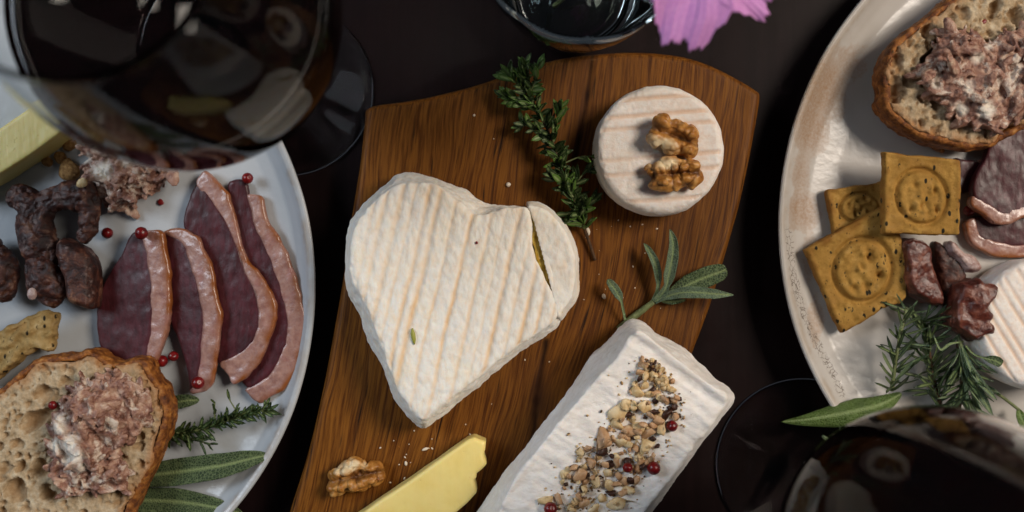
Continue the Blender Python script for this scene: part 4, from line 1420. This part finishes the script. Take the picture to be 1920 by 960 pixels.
# fine nut dust and skin specks between the pieces: nobody could count them
vs, fs, kk = [], [], 0
v0, f0 = ico(1)
for _ in range(800):
    k = rg.uniform(0, len(band) - 1.001)
    i = int(k)
    c = band[i] + (band[i + 1] - band[i]) * (k - i)
    u = rg.normal() * 0.6
    px, py = c[0] + u * c[2] * 0.80 + rg.uniform(-6, 6), c[1] + u * c[2] * 0.45 + rg.uniform(-6, 6)
    q = W(px, py, 52)
    z = top_z(log_V, q[0], q[1], 1.0)
    if z < 46:
        continue
    s = rg.uniform(0.15, 0.65)
    v = v0 * (s * rg.uniform(0.6, 1.8), s, s * 0.6)
    v = v @ rotm(*rg.uniform(-1, 1, 2), rg.uniform(0, 6)).T + (q[0], q[1], z + s * 0.2)
    vs.append(v); fs.append(f0 + kk); kk += len(v0)
M_dust = Mat('nut_dust', 0.7, 0.3)
M_dust.color(M_dust.ramp(M_dust.noise(2.0, 2), [(0.40, '#3a2010'), (0.5, '#a8804c'), (0.62, '#dcc498')]))
single('nut_dust', np.concatenate(vs), np.concatenate(fs), M_dust.m, 'fine nut crumbs scattered between the chopped nuts', 'nut crumbs', kind='stuff')

# ------------------------------------------------------------------ crumbs, flakes and seeds
def bit(name, x, y, z, rx, ry, rz, ang, mat, label, cat, seed, group=None):
    v, f = ico(2)
    V = v * (1 + 0.3 * fbm(v, 0.8, 2, seed))[:, None] * (rx, ry, rz)
    V = V @ rotm(0, 0, ang).T + (W(x, y, z + rz) * (1, 1, 0) + (0, 0, z + rz * 0.8))
    return single(name, V, f, mat, label, cat, group)


M_seed = Mat('pale_green_seed', 0.5)
M_seed.color('#9a9a3c')
G = 'white cheese crumbs on the board'
bit('cheese_crumb', 953, 346, BZ, 1.0, 1.0, 0.8, 0.3, M_white.m, 'white cheese crumb on the wood between heart cheese and thyme', 'crumb', 1, G)
bit('cheese_crumb', 1102, 433, BZ, 1.1, 1.9, 0.9, 0.2, M_white.m, 'white cheese crumb beside the bare thyme stem', 'crumb', 2, G)
bit('cheese_crumb', 1132, 556, BZ, 0.8, 1.2, 0.8, 0.4, M_white.m, 'white cheese crumb left of the small sage leaf', 'crumb', 3, G)
bit('cheese_crumb', 797, 842, BZ, 1.5, 0.6, 0.5, 0.3, M_white.m, 'tiny white crumb between heart tip and yellow cheese', 'crumb', 4, G)
bit('cheese_crumb', 761, 869, BZ, 0.6, 1.0, 0.5, 0.1, M_white.m, 'tiny white crumb right of the lone walnut piece', 'crumb', 5, G)
bit('cheese_crumb', 889, 216, BZ, 0.5, 0.5, 0.4, 0, M_white.m, 'speck of crumb on the bare wood in the upper left of the board', 'crumb', 6, G)
q = W(775, 631, 46)
bit('green_seed', 775, 631, top_z(heart_V, q[0], q[1]) - 0.2, 0.9, 3.3, 0.7, 0.12, M_seed.m, 'small green seed lying on the heart cheese', 'seed', 7)
q = W(894, 455, 46)
bit('red_flake', 894, 455, top_z(heart_V, q[0], q[1]) - 0.1, 0.5, 0.6, 0.3, 0.1, M_flake.m, 'tiny red flake on top of the heart cheese', 'flake', 8, 'red flakes')
bit('red_flake', 301, 379, 9.2, 1.2, 1.5, 0.3, 0.8, M_flake.m, 'red flake on bare plate between rillettes and duck', 'flake', 9, 'red flakes')
vs, fs, kk = [], [], 0
rg = np.random.default_rng(31)
for _ in range(60):
    x, y = [(rg.normal(870, 190), rg.normal(560, 170)), (rg.normal(1180, 60), rg.normal(520, 60)), (rg.normal(770, 70), rg.normal(850, 40))][rg.integers(0, 3)]
    if not (680 < x < 1290 and 230 < y < 930):
        continue
    q = W(x, y, BZ)
    if top_z(heart_V, q[0], q[1], 2) > BZ or top_z(round_V, q[0], q[1], 2) > BZ or top_z(log_V, q[0], q[1], 2) > BZ:
        continue
    sz = rg.uniform(0.15, 0.42)
    vs.append((v0 * (sz * rg.uniform(0.7, 2), sz, sz * 0.6)) @ rotm(0, 0, rg.uniform(0, 6)).T + (q[0], q[1], BZ + sz * 0.2)); fs.append(f0 + kk); kk += len(v0)
single('crumb_dust', np.concatenate(vs), np.concatenate(fs), M_white.m, 'fine pale crumb specks scattered over the cutting board', 'crumbs', kind='stuff')
G = 'brown crumbs on the left plate'
for i, (x, y, r, m, lab) in enumerate(((128, 320, 5.5, M_bcrumb.m, 'largest brown crumb between yellow cheese and rillettes lump'), (112, 296, 3.2, M_bcrumb.m, 'brown crumb in the middle between yellow cheese and rillettes lump'), (88, 303, 2.8, M_bcrumb.m, 'brown crumb touching the edge of the left yellow cheese'), (130, 272, 3.4, M_bcrumb.m, 'brown crumb just under the wine glass edge'), (154, 342, 2.6, M_nut1, 'pale crumb on top of the curled sausage'))):
    z = 8.2 if i < 4 else 23.5
    bit('bread_crumb', x, y, z, r * 0.8, r, r * 0.5, 0.6 * i, m, lab, 'crumb', 20 + i, G)
bit('red_flake', 1845, 41, 31.0, 1.4, 0.9, 0.35, 0.6, M_flake.m, 'red flake on the bread at the upper right', 'flake', 31, 'red flakes')

# ------------------------------------------------------------------ leaves and sprigs
def leaf_grid(spine, width, fold=0.25, thick=0.35, nv=9, wave=0.0, seed=0, tipw=0.04, up=None, roll=None):
    """spine (n,3) mm; width: (t, half width mm) list -> closed blade"""
    S = np.asarray(spine, float)
    n = len(S)
    T = np.gradient(S, axis=0)
    T /= np.linalg.norm(T, axis=1)[:, None]
    t = np.linspace(0, 1, n)
    w = np.interp(t, [a for a, _ in width], [b for _, b in width])
    U = np.array([0, 0, 1.0]) if up is None else np.asarray(up, float)
    vs, rib = [], []
    tops, bots = [], []
    for i in range(n):
        s = np.cross(U, T[i]); s /= np.linalg.norm(s) + 1e-9
        if roll is not None:
            a = roll if np.isscalar(roll) else np.interp(t[i], *roll)
            nn_ = np.cross(T[i], s)
            s = s * math.cos(a) + nn_ * math.sin(a)
        nn_ = np.cross(T[i], s)
        for j in range(nv):
            v = j / (nv - 1) * 2 - 1
            p = S[i] + s * v * w[i] * math.cos(fold * abs(v)) + nn_ * (abs(v) * w[i] * math.sin(fold) + wave * w[i] * math.sin(t[i] * 17 + 2 * v + seed) * abs(v))
            tops.append(p + nn_ * thick * 0.5)
            bots.append(p - nn_ * thick * 0.5)
            rib.append(math.exp(-(v * w[i] / 0.35) ** 2) * (0.8 if i < n - 2 else 0))
    V = np.array(tops + bots)
    m = n * nv
    F = []
    for i in range(n - 1):
        for j in range(nv - 1):
            a = i * nv + j
            F.append((a, a + nv, a + nv + 1, a + 1))
            F.append((m + a, m + a + 1, m + a + nv + 1, m + a + nv))
    for i in range(n - 1):
        a, b = i * nv, i * nv + nv - 1
        F.append((a, m + a, m + a + nv, a + nv))
        F.append((b, b + nv, m + b + nv, m + b))
    for j in range(nv - 1):
        a, b = j, (n - 1) * nv + j
        F.append((a, a + 1, m + a + 1, m + a))
        F.append((b, m + b, m + b + 1, b + 1))
    return V, np.array(F), {'rib': np.array(rib + rib)}


SAGE_W = [(0, 0.12), (0.08, 0.35), (0.25, 0.8), (0.5, 1.0), (0.72, 0.86), (0.88, 0.52), (0.96, 0.26), (1, 0.03)]


def sage_leaf(path, half, mat, parent=None, fold=0.3, label=None, seed=0, roll=None, k=6, prof=SAGE_W, cat='sage leaf', group=None, wave=0.06, name='sage_leaf', nv=11, root=None):
    S = curve_pts(WP(path), k)
    V, F, at = leaf_grid(S, [(a, b * half) for a, b in prof], fold, 0.4, nv, wave, seed, roll=roll)
    V = V + normals(V, F) * (0.12 * fbm(V, 3, 2, seed))[:, None]
    if parent:
        return part('leaf', V, F, mat, parent, at, root=root)
    return single(name, V, F, mat, label, cat, group, at)


# sage sprig on the board
z = BZ
SG = thing('sage_sprig', 'grey green sage sprig with narrow leaves lying right of the heart cheese', 'sage sprig', W(1200, 585, z))
V, F = tube(curve_pts(WP([(1160, 618, 23.6), (1172, 607, 23.8), (1200, 585, 24.8), (1225, 566, 26)])), [1.5] * 12 + [1.4] * 3 + [1.2] * 4, 8)
part('stem', V, F, M_gstem.m, SG)
sage_leaf([(1222, 568, 25.8), (1232, 545, 27), (1234, 522, 28.5), (1229, 495, 29), (1218, 472, 28.5), (1207, 456, 28)], 2.0, M_sage_g, SG, 0.5, seed=1, prof=[(0, 0.45), (0.3, 0.45), (0.42, 0.85), (0.65, 1.0), (0.85, 0.7), (1, 0.05)])
sage_leaf([(1226, 566, 25.8), (1240, 553, 27), (1250, 535, 29), (1254, 515, 30.5), (1260, 485, 32), (1262, 455, 32), (1256, 430, 31)], 2.9, M_sage_g, SG, 0.6, seed=2, prof=[(0, 0.5), (0.2, 0.85), (0.34, 0.5), (0.5, 1.0), (0.7, 1.0), (0.88, 0.62), (1, 0.06)])
sage_leaf([(1240, 560, 25.5), (1262, 548, 26), (1290, 534, 27), (1325, 519, 27.5), (1350, 510, 27), (1362, 505, 26.5)], 4.4, M_sage, SG, 0.15, seed=3, prof=[(0, 0.15), (0.2, 0.5), (0.4, 0.95), (0.62, 1.0), (0.82, 0.8), (0.95, 0.5), (1, 0.1)])
sage_leaf([(1228, 566, 26), (1250, 556, 28), (1275, 549, 31), (1305, 548, 33), (1340, 551, 33), (1375, 553, 31)], 2.7, M_sage_g, SG, 0.35, seed=4, prof=[(0, 0.4), (0.15, 0.4), (0.3, 0.8), (0.55, 1.0), (0.8, 0.8), (1, 0.05)])
sage_leaf([(1240, 565, 25), (1255, 566, 25), (1270, 565, 24.6), (1286, 562, 24)], 1.2, M_sage, SG, 0.2, seed=5)
sage_leaf([(1173, 602, 24.5), (1168, 580, 26.5), (1164, 562, 28), (1156, 547, 29), (1147, 534, 29), (1139, 524, 28)], 2.1, M_sage_g, SG, 0.35, seed=6, prof=[(0, 0.3), (0.36, 0.28), (0.5, 0.9), (0.72, 1.0), (0.9, 0.7), (1, 0.08)])

# loose sage leaves
G = 'loose sage leaves'
sage_leaf([(290, 762, 12), (325, 755, 14), (350, 751, 15), (374, 750, 14)], 3.2, M_sage, None, 0.25, 'small sage leaf poking out from the lower left bread beside the herb sprig', 3, group=G)
sage_leaf([(255, 893, 13), (300, 889, 17), (360, 881, 20), (420, 872, 21), (470, 860, 20), (505, 853, 18.5)], 6.0, M_sage, None, 0.28, 'long sage leaf with a pointed tip below the left herb sprig', 5, k=10, group=G, prof=[(0, 0.75), (0.3, 1.0), (0.55, 0.95), (0.75, 0.72), (0.9, 0.4), (1, 0.03)], roll=-0.15)
sage_leaf([(225, 938, 12), (290, 938, 14), (350, 942, 15), (410, 952, 15.5), (455, 962, 15)], 6.2, M_sage, None, 0.2, 'dark sage leaf at the bottom edge of the left plate', 7, k=10, group=G, prof=[(0, 0.9), (0.4, 1.0), (0.7, 0.75), (0.9, 0.35), (1, 0.03)])
# folded bright leaf on the right plate rim
S = curve_pts(WP([(1690, 738, 19), (1655, 757, 22), (1615, 768, 24), (1565, 778, 24), (1510, 787, 22.5), (1464, 791, 20)]), 10)
V, F, at = leaf_grid(S, [(0, 1.5), (0.15, 5.5), (0.38, 8.2), (0.6, 6.8), (0.82, 3.2), (1, 0.05)], -0.8, 0.45, 13, 0.05, 4, roll=0.3)
V = V + normals(V, F) * (0.15 * fbm(V, 3, 2, 4))[:, None]
single('sage_leaf', V, F, M_sage_b, 'large bright green folded sage leaf hanging over the right plate rim', 'sage leaf', G, at)
sage_leaf([(1908, 765, 14), (1915, 785, 16), (1925, 805, 16), (1940, 830, 15)], 2.6, M_sage_b, None, 0.3, 'green leaf tip at the right edge of the photo above the wine glass', 9, group=G)


# sprigs with many small leaves
def blade_mesh(name, L, w, mat, curl=0.15, fold=0.5, seed=0, prof=None, nv=5):
    t = np.linspace(0, 1, 8)
    S = np.stack([t * L, 0 * t, curl * L * (t ** 2)], 1)
    pr = prof or [(0, 0.25), (0.25, 0.85), (0.55, 1.0), (0.8, 0.7), (1, 0.05)]
    V, F, at = leaf_grid(S, [(a, b * w) for a, b in pr], fold, 0.22, nv)
    return mesh_from(name, V, F, mat, at)


def sprig(name, label, cat, path, meshes, n, ang=(0.6, 1.2), size=(0.7, 1.2), stem_r=(0.8, 0.4), stem_mat=None, group=None, seed=1, whorl=1, jitter=0.6, zmin=-0.25, t0=0.0, t1=1.0, part_name='leaf', floor=0):
    rg = np.random.default_rng(seed)
    S = curve_pts(WP(path), 8)
    root = thing(name, label, cat, S[0], group)
    V, F = tube(S, np.linspace(stem_r[0], stem_r[1], len(S)), 7)
    part('stem', V, F, stem_mat or M_twig.m, root)
    base = np.array(S[0])
    T = np.gradient(S, axis=0)
    T /= np.linalg.norm(T, axis=1)[:, None]
    kk = 0
    while kk < n:
        t = t0 + (t1 - t0) * ((kk // whorl) * whorl / n + rg.uniform(0, 0.5 * whorl / n))
        f = t * (len(S) - 1)
        i = min(int(f), len(S) - 2)
        p = S[i] + (S[i + 1] - S[i]) * (f - i)
        tg = T[i]
        s = np.cross([0, 0, 1], tg); s /= np.linalg.norm(s) + 1e-9
        u = np.cross(tg, s)
        for w in range(whorl):
            th = rg.uniform(0, 2 * math.pi)
            perp = s * math.cos(th) + u * math.sin(th)
            if perp[2] < zmin:
                perp[2] = -perp[2] * 0.5
            a = rg.uniform(*ang)
            d = tg * math.cos(a) + perp * math.sin(a) + rg.normal(size=3) * 0.12 * jitter
            d /= np.linalg.norm(d)
            sc_ = rg.uniform(*size) * (1 - 0.25 * t)
            me = meshes[rg.integers(0, len(meshes))]
            nrm = np.array([0, 0, 1.0]) + rg.normal(size=3) * 0.5
            if abs(np.dot(nrm / np.linalg.norm(nrm), d)) > 0.9:
                nrm = np.array([0, 1.0, 0.3])
            inst(part_name, me, root, M=frame_matrix(p - base, d, nrm, sc_))
            kk += 1
    return root


TH = [blade_mesh('leaf', 5.8, 1.1, m, c, 0.4, i) for i, (m, c) in enumerate(((M_thyme, 0.1), (M_thyme, 0.3), (M_thyme, -0.1), (M_thyme2, 0.15)))]
TT = [blade_mesh('leaf', 5.2, 1.1, M_thyme2, 0.25, 0.4, 1), blade_mesh('leaf', 5.0, 1.0, M_thyme, 0.2, 0.4, 2), blade_mesh('leaf', 6.0, 1.15, M_thyme2, 0.05, 0.5, 3)]
# the thyme sprig: one main shoot with two side shoots, all one thing
thy = sprig('thyme_sprig', 'leafy dark green thyme sprig with a bare woody end between the two board cheeses', 'thyme sprig',
            [(1116, 488, 23.2), (1100, 440, 24.5), (1088, 405, 27), (1072, 365, 29), (1052, 315, 30), (1036, 265, 30), (1012, 215, 30), (990, 170, 29), (975, 135, 28)], TH, 170, (0.7, 1.5), (0.95, 1.6), (0.75, 0.35), seed=3, whorl=2, t0=0.16)
rb = np.array(thy.location) * 1000
rg = np.random.default_rng(9)


def side_shoot(root, base, path, meshes, n, seed, r=0.4, ang=(0.4, 1.1), size=(0.6, 1.1)):
    rg = np.random.default_rng(seed)
    S = curve_pts(WP(path), 6)
    V, F = tube(S, np.linspace(r, r * 0.6, len(S)), 6)
    part('stem', V, F, M_gstem.m, root)
    for k in range(n):
        t = (k + rg.uniform(0, 1)) / n
        f = t ** 0.8 * (len(S) - 1.001)
        i = int(f)
        p = S[i] + (S[i + 1] - S[i]) * (f - i)
        tg = S[i + 1] - S[i]
        tg = tg / np.linalg.norm(tg)
        s = np.cross([0, 0, 1], tg); s /= np.linalg.norm(s) + 1e-9
        u = np.cross(tg, s)
        th = rg.uniform(0, 6.3)
        perp = s * math.cos(th) + u * abs(math.sin(th))
        a = rg.uniform(*ang)
        d = tg * math.cos(a) + perp * math.sin(a)
        inst('leaf', meshes[rg.integers(0, len(meshes))], root, M=frame_matrix(p - base, d, np.array([0, 0, 1.0]) + rg.normal(size=3) * 0.4, rg.uniform(*size) * (1.3 if root is thy else 1.0)))


for path, n_, sd in (([(1005, 205, 30), (985, 190, 30), (962, 184, 29), (948, 182, 27)], 20, 1), ([(1000, 190, 31), (980, 165, 32), (962, 150, 31), (955, 140, 30)], 18, 2), ([(990, 165, 30), (985, 140, 32), (984, 125, 32)], 16, 3), ([(990, 180, 30), (1005, 150, 33), (1008, 128, 33)], 14, 4),
                     ([(1030, 255, 30), (1000, 240, 30), (975, 232, 28)], 14, 5), ([(1036, 265, 31), (1045, 220, 33), (1052, 200, 33)], 16, 6), ([(1070, 360, 30), (1090, 330, 32), (1105, 320, 31)], 10, 7),
                     ([(1085, 400, 28), (1100, 385, 30), (1112, 378, 30)], 14, 8), ([(1075, 370, 30), (1055, 345, 31), (1040, 335, 30)], 12, 9), ([(1088, 405, 28), (1070, 400, 29), (1058, 420, 27)], 8, 10), ([(1050, 310, 31), (1085, 295, 33), (1112, 293, 36)], 5, 11)):
    side_shoot(thy, rb, path, TT if sd in (1, 2, 3, 4, 5, 6) else TH, n_, sd)

# herb sprig on the left plate
RM = [blade_mesh('leaf', 8.0, 0.95, m, c, 0.5, i, [(0, 0.5), (0.15, 0.95), (0.7, 1.0), (0.9, 0.7), (1, 0.1)]) for i, (m, c) in enumerate(((M_thyme, 0.15), (M_thyme, 0.3), (M_rose, -0.1), (M_thyme, 0.05)))]
sv = sprig('herb_sprig', 'dark green needle-leaved herb sprig on the left plate under the duck slices', 'herb sprig', [(290, 818, 14), (330, 812, 16), (375, 806, 18), (415, 793, 19), (445, 781, 20), (480, 772, 20), (508, 765, 19)], RM, 165, (0.5, 1.25), (0.6, 1.1), (0.7, 0.4), M_gstem.m, seed=5, whorl=3)
base = np.array(sv.location) * 1000
side_shoot(sv, base, [(405, 797, 19), (402, 775, 22), (403, 755, 22)], RM, 5, 21, size=(0.5, 0.8))
side_shoot(sv, base, [(450, 781, 19), (438, 762, 22), (427, 744, 22)], RM, 4, 22, size=(0.5, 0.8))
side_shoot(sv, base, [(340, 812, 16), (365, 825, 18), (395, 832, 17)], RM, 12, 23)

# rosemary on the right plate
RL = [blade_mesh('leaf', 15.5, 0.8, m, c, 0.55, i, [(0, 0.6), (0.1, 0.95), (0.75, 1.0), (0.92, 0.7), (1, 0.15)], nv=5) for i, (m, c) in enumerate(((M_rose, 0.35), (M_rose, 0.15), (M_rose2, 0.25), (M_rose, -0.12)))]
RP = [RL[2], RL[0], RL[1]]
G = 'rosemary sprigs on the right plate'
sprig('rosemary_sprig', 'rosemary sprig nearest the plate rim with curved needles below the front cracker', 'rosemary', [(1672, 732, 17), (1676, 700, 20), (1682, 660, 22), (1690, 620, 23), (1699, 580, 22)], RL, 44, (0.6, 1.5), (0.7, 1.15), (1.0, 0.6), M_gstem.m, G, 7, 2)
sprig('rosemary_sprig', 'rosemary sprig with a brown woody stem right under the ragged sausage slice', 'rosemary', [(1798, 640, 19), (1802, 680, 20), (1806, 715, 20), (1797, 765, 18), (1790, 800, 16)], RL, 62, (0.3, 1.3), (0.8, 1.3), (1.4, 1.1), M_twig.m, G, 8, 2)
sprig('rosemary_sprig', 'dark shadowed rosemary sprig filling the gap between the other two', 'rosemary', [(1770, 780, 15), (1755, 730, 16), (1745, 680, 16), (1738, 630, 16), (1730, 600, 15)], [RL[0], RL[1], RL[3]], 80, (0.5, 1.5), (0.8, 1.3), (1.0, 0.6), M_twig.m, G, 9, 2)
sprig('rosemary_sprig', 'rosemary sprig mostly hidden by the right wine glass, tips showing at its edge', 'rosemary', [(1660, 850, 21), (1625, 845, 23), (1590, 840, 24), (1560, 840, 24)], RL, 26, (0.5, 1.4), (0.7, 1.1), (0.9, 0.6), M_gstem.m, G, 10, 2)
# long narrow sage leaves next to the woody stem
sg2 = thing('sage_sprig', 'narrow grey green sage sprig crossing in front of the striped cheese', 'sage sprig', W(1800, 640, 20))
NL = [(0, 0.3), (0.2, 0.6), (0.5, 1.0), (0.8, 0.75), (1, 0.05)]
V, F = tube(curve_pts(WP([(1796, 630, 22), (1800, 645, 23), (1806, 665, 23)])), 0.9, 7)
part('stem', V, F, M_gstem.m, sg2)
sage_leaf([(1800, 645, 23), (1812, 690, 25), (1835, 735, 25), (1862, 780, 22)], 2.2, M_sage_g, sg2, 0.4, seed=1, prof=NL)
sage_leaf([(1802, 645, 23), (1820, 690, 27), (1845, 725, 28), (1869, 750, 27)], 1.6, M_sage_g, sg2, 0.4, seed=2, prof=NL)
sage_leaf([(1806, 660, 23), (1822, 715, 21), (1830, 760, 20), (1838, 778, 19)], 1.6, M_sage_g, sg2, 0.4, seed=3, prof=NL)
sage_leaf([(1810, 648, 24), (1825, 664, 28), (1848, 672, 31), (1866, 676, 32), (1878, 684, 32)], 2.2, M_sage, sg2, 0.35, seed=4, prof=[(0, 0.2), (0.45, 0.2), (0.6, 0.8), (0.8, 1.0), (0.93, 0.8), (1, 0.1)])
sage_leaf([(1806, 640, 22), (1780, 645, 28), (1763, 655, 29), (1750, 628, 30)], 0.7, M_sage_g, sg2, 0.4, seed=5, prof=NL)
V, F = tube(curve_pts(WP([(1845, 722, 20), (1880, 745, 19), (1910, 768, 18)])), 0.7, 7)
part('stem', V, F, M_gstem.m, sg2)

# ------------------------------------------------------------------ glassware
def glass_mat(name, col, ior=1.5, rough=0.0):
    m = Mat(name, rough, 0.5)
    m.b.inputs['Base Color'].default_value = col
    m.b.inputs['Transmission Weight'].default_value = 1.0
    m.b.inputs['IOR'].default_value = ior
    return m


M_glass = glass_mat('clear_crystal', (0.97, 0.98, 0.98, 1)).m
_m = glass_mat('greenish_pressed_glass', (0.84, 0.93, 0.91, 1))
M_tumbler = _m.m
M_water = glass_mat('water', (0.95, 0.98, 0.98, 1), 1.33).m
_m = Mat('red_wine', 0.3, 0.0)
_m.color((0.0032, 0.0014, 0.0014, 1))
M_wine = _m.m
_m = Mat('red_wine_surface', 0.0, 0.5)
_m.b.inputs['IOR'].default_value = 1.34
_m.color((0.0032, 0.0014, 0.0014, 1))
M_wine_top = _m.m
M_bowl2 = glass_mat('thin_crystal_foot', (0.98, 0.98, 0.98, 1), 1.13).m
M_bowl = glass_mat('thin_crystal_bowl', (0.97, 0.98, 0.98, 1), 1.10).m


def wine_glass(label, C, zmax, rmax, rrim, zrim, zbot, level):
    root = thing('wine_glass', label, 'wine glass', (C[0], C[1], 0), 'red wine glasses')
    def put(nm, prof, m, closed=False, seg=128, par=None):
        V, F = lathe(prof, seg, closed)
        return part(nm, V + np.array([C[0], C[1], 0]), F, m, par or root, root=root)
    put('foot', [(0, 0.4), (37.5, 0.4), (38.3, 1.0), (38.0, 1.7), (30, 2.4), (18, 3.8), (9, 6.2), (5.2, 9.5), (4.2, 12.9), (0, 12.9)], M_bowl2)
    put('stem', [(0, 12.95), (4.2, 12.95), (3.6, 22), (3.4, 45), (3.8, 62), (5.6, zbot - 5), (7.5, zbot - 2.05), (0, zbot - 2.05)], M_glass)
    # bowl: outer wall up, rim, inner wall down
    n = 40
    out = []
    for i in range(n + 1):
        t = i / n
        z = zbot - 2 + (zrim - zbot + 2) * t
        tm = (zmax - zbot + 2) / (zrim - zbot + 2)
        if t <= tm:
            r = rmax * (1 - (1 - t / tm) ** 2.15) ** 0.5
        else:
            u = (t - tm) / (1 - tm)
            r = rmax + (rrim - rmax) * (u * u * (1.6 - 0.6 * u))
        out.append((r, z))
    out[0] = (0, zbot - 2)
    th = 0.8
    inn = [(max(0, r - th), z + (1.6 * (1 - i / n) ** 6 + 0.0)) for i, (r, z) in enumerate(out)]
    inn[0] = (0, zbot)
    inn = [p for p in inn if p[1] <= zrim - 0.3 and (p[0] > 0 or p[1] == zbot)]
    prof = out + [(rrim - 0.5, zrim + 0.4)] + inn[::-1]
    put('bowl', prof, M_bowl)
    wi = [(max(0, r + th - 0.18), z - 1.2 * (1 - min(1, (z - zbot) / 20))) for r, z in inn if z < level]
    rl = np.interp(level, [z for r, z in inn], [r for r, z in inn])
    w = put('wine', [(0, wi[0][1] - 0.3)] + wi[1:] + [(rl + th - 0.2, level), (rl - 1.2, level - 0.8), (rl - 3.5, level - 1.3), (0, level - 1.3)], M_wine)
    put('wine_surface', [(0, level - 1.25), (rl - 3.4, level - 1.25), (rl - 1.2, level - 0.75), (rl - 1.5, level - 0.55), (rl - 3.6, level - 1.0), (rl - 3.8, level - 1.0), (rl - 4.2, level - 1.0), (rl * 0.5, level - 1.0), (0, level - 1.0)], M_wine_top, par=w)
    return root


C1 = W(539, 169, 0)
wine_glass('red wine glass standing beside the left plate at the upper left', C1, 152, 48.5, 35, 232, 94, 160)
C2 = W(1503, 870, 0)
wine_glass('red wine glass at the lower right in front of the right plate', C2, 152, 47.5, 35, 232, 94, 160)

# tumbler with water
TC = W(1070, -6, 0)
root = thing('glass_tumbler', 'greenish thick glass tumbler just behind the top of the board', 'tumbler', (TC[0], TC[1], 0))
V, F = lathe([(0, 1.5), (18, 1.2), (22, 0.4), (24.6, 1.6), (26.4, 5), (31.5, 32), (37, 68), (40.2, 99), (39.8, 100), (38.6, 99.6), (35.2, 68), (29.4, 32), (25.0, 15), (21, 12), (0, 11)], 128)
N_ = len(V)
V = V + np.column_stack([V[:, 0], V[:, 1], 0 * V[:, 0]]) * (0.012 * fbm(V, 22, 2, 3))[:, None]
an = np.arctan2(V[:, 1], V[:, 0])
V = V * (1 + 0.018 * np.abs(np.cos(an * 5))[:, None] * np.array([1, 1, 0]) * np.clip((V[:, 2] - 3) / 10, 0, 1)[:, None])
part('glass', V + TC, F, M_tumbler, root)
# ------------------------------------------------------------------ pink flower leaning out of the tumbler
FC = W(1322, -95, 146)
fl = thing('pink_flower', 'pink flower with ragged broad petals leaning in at the top edge', 'flower', (FC[0], FC[1], 140))
V, F = tube(curve_pts([(FC[0], FC[1], 143), (FC[0] - 4, FC[1] + 3, 130), (TC[0] + 28, TC[1] + 6, 104), (TC[0] + 24, TC[1] + 4, 88), (TC[0] + 5, TC[1] - 4, 50), (TC[0] - 8, TC[1] - 8, 16)]), 1.1, 8)
part('stem', V, F, M_gstem.m, fl)
V, F = blobs([((FC[0], FC[1], 146), (4.5, 4.5, 3.2))], 0.5, 2)
part('centre', V, F, M_eye.m, fl)


def petal(ang, L, w, seed, droop=6.0):
    rg = np.random.default_rng(seed)
    nu, nv = 30, 45
    a = math.radians(ang)
    d = np.array([math.cos(a), -math.sin(a)])
    s = np.array([-d[1], d[0]])
    tops, bots, ac = [], [], []
    teeth = [(-0.72, 0.80), (-0.45, 0.90), (-0.15, 0.92), (0.1, 0.99), (0.33, 0.97), (0.55, 0.86), (0.8, 0.72), (1.0, 0.55)]
    ph = rg.uniform(0, 6)
    for i in range(nu + 1):
        for j in range(nv + 1):
            v = j / nv * 2 - 1
            ln = 1.0 - 0.30 * abs(v) ** 2.2 + 0.035 * math.sin(v * 17 + ph) + 0.02 * math.sin(v * 41 + ph) + 0.06 * math.cos(v * 6.5 + ph)
            u = i / nu * ln
            hw = w * (0.16 + 0.95 * min(1, (i / nu) * 1.5) ** 0.8 * (1 - 0.12 * max(0, i / nu - 0.7) / 0.3))
            q = FC[:2] + d * (2 + u * L) + s * v * hw
            z = 145 - droop * u * u + 1.2 * math.cos(v * 9 + ph) * u * 0.5 + 1.5 * v * v * u + 0.8 * math.sin(v * 4 + u * 5 + ph)
            tops.append((q[0], q[1], z + 0.15)); bots.append((q[0], q[1], z - 0.15)); ac.append(0.5 + 0.5 * math.sin(v * 34))
    m = len(tops)
    F = []
    k = nv + 1
    for i in range(nu):
        for j in range(nv):
            b = i * k + j
            F.append((b, b + k, b + k + 1, b + 1)); F.append((m + b, m + b + 1, m + b + k + 1, m + b + k))
    for i in range(nu):
        b, c = i * k, i * k + nv
        F.append((b, m + b, m + b + k, b + k)); F.append((c, c + k, m + c + k, m + c))
    for j in range(nv):
        b, c = j, nu * k + j
        F.append((b, b + 1, m + b + 1, m + b)); F.append((c, m + c, m + c + 1, c + 1))
    part('petal', np.array(tops + bots), np.array(F), M_petal.m, fl, {'across': np.array(ac + ac)})


for i, (a, L, w) in enumerate(((103, 27, 11.5), (40, 25, 8.5), (-14, 26, 12), (-66, 26, 12), (-118, 26, 12), (-170, 25, 11), (150, 19, 8))):
    petal(a, L, w, i + 1)
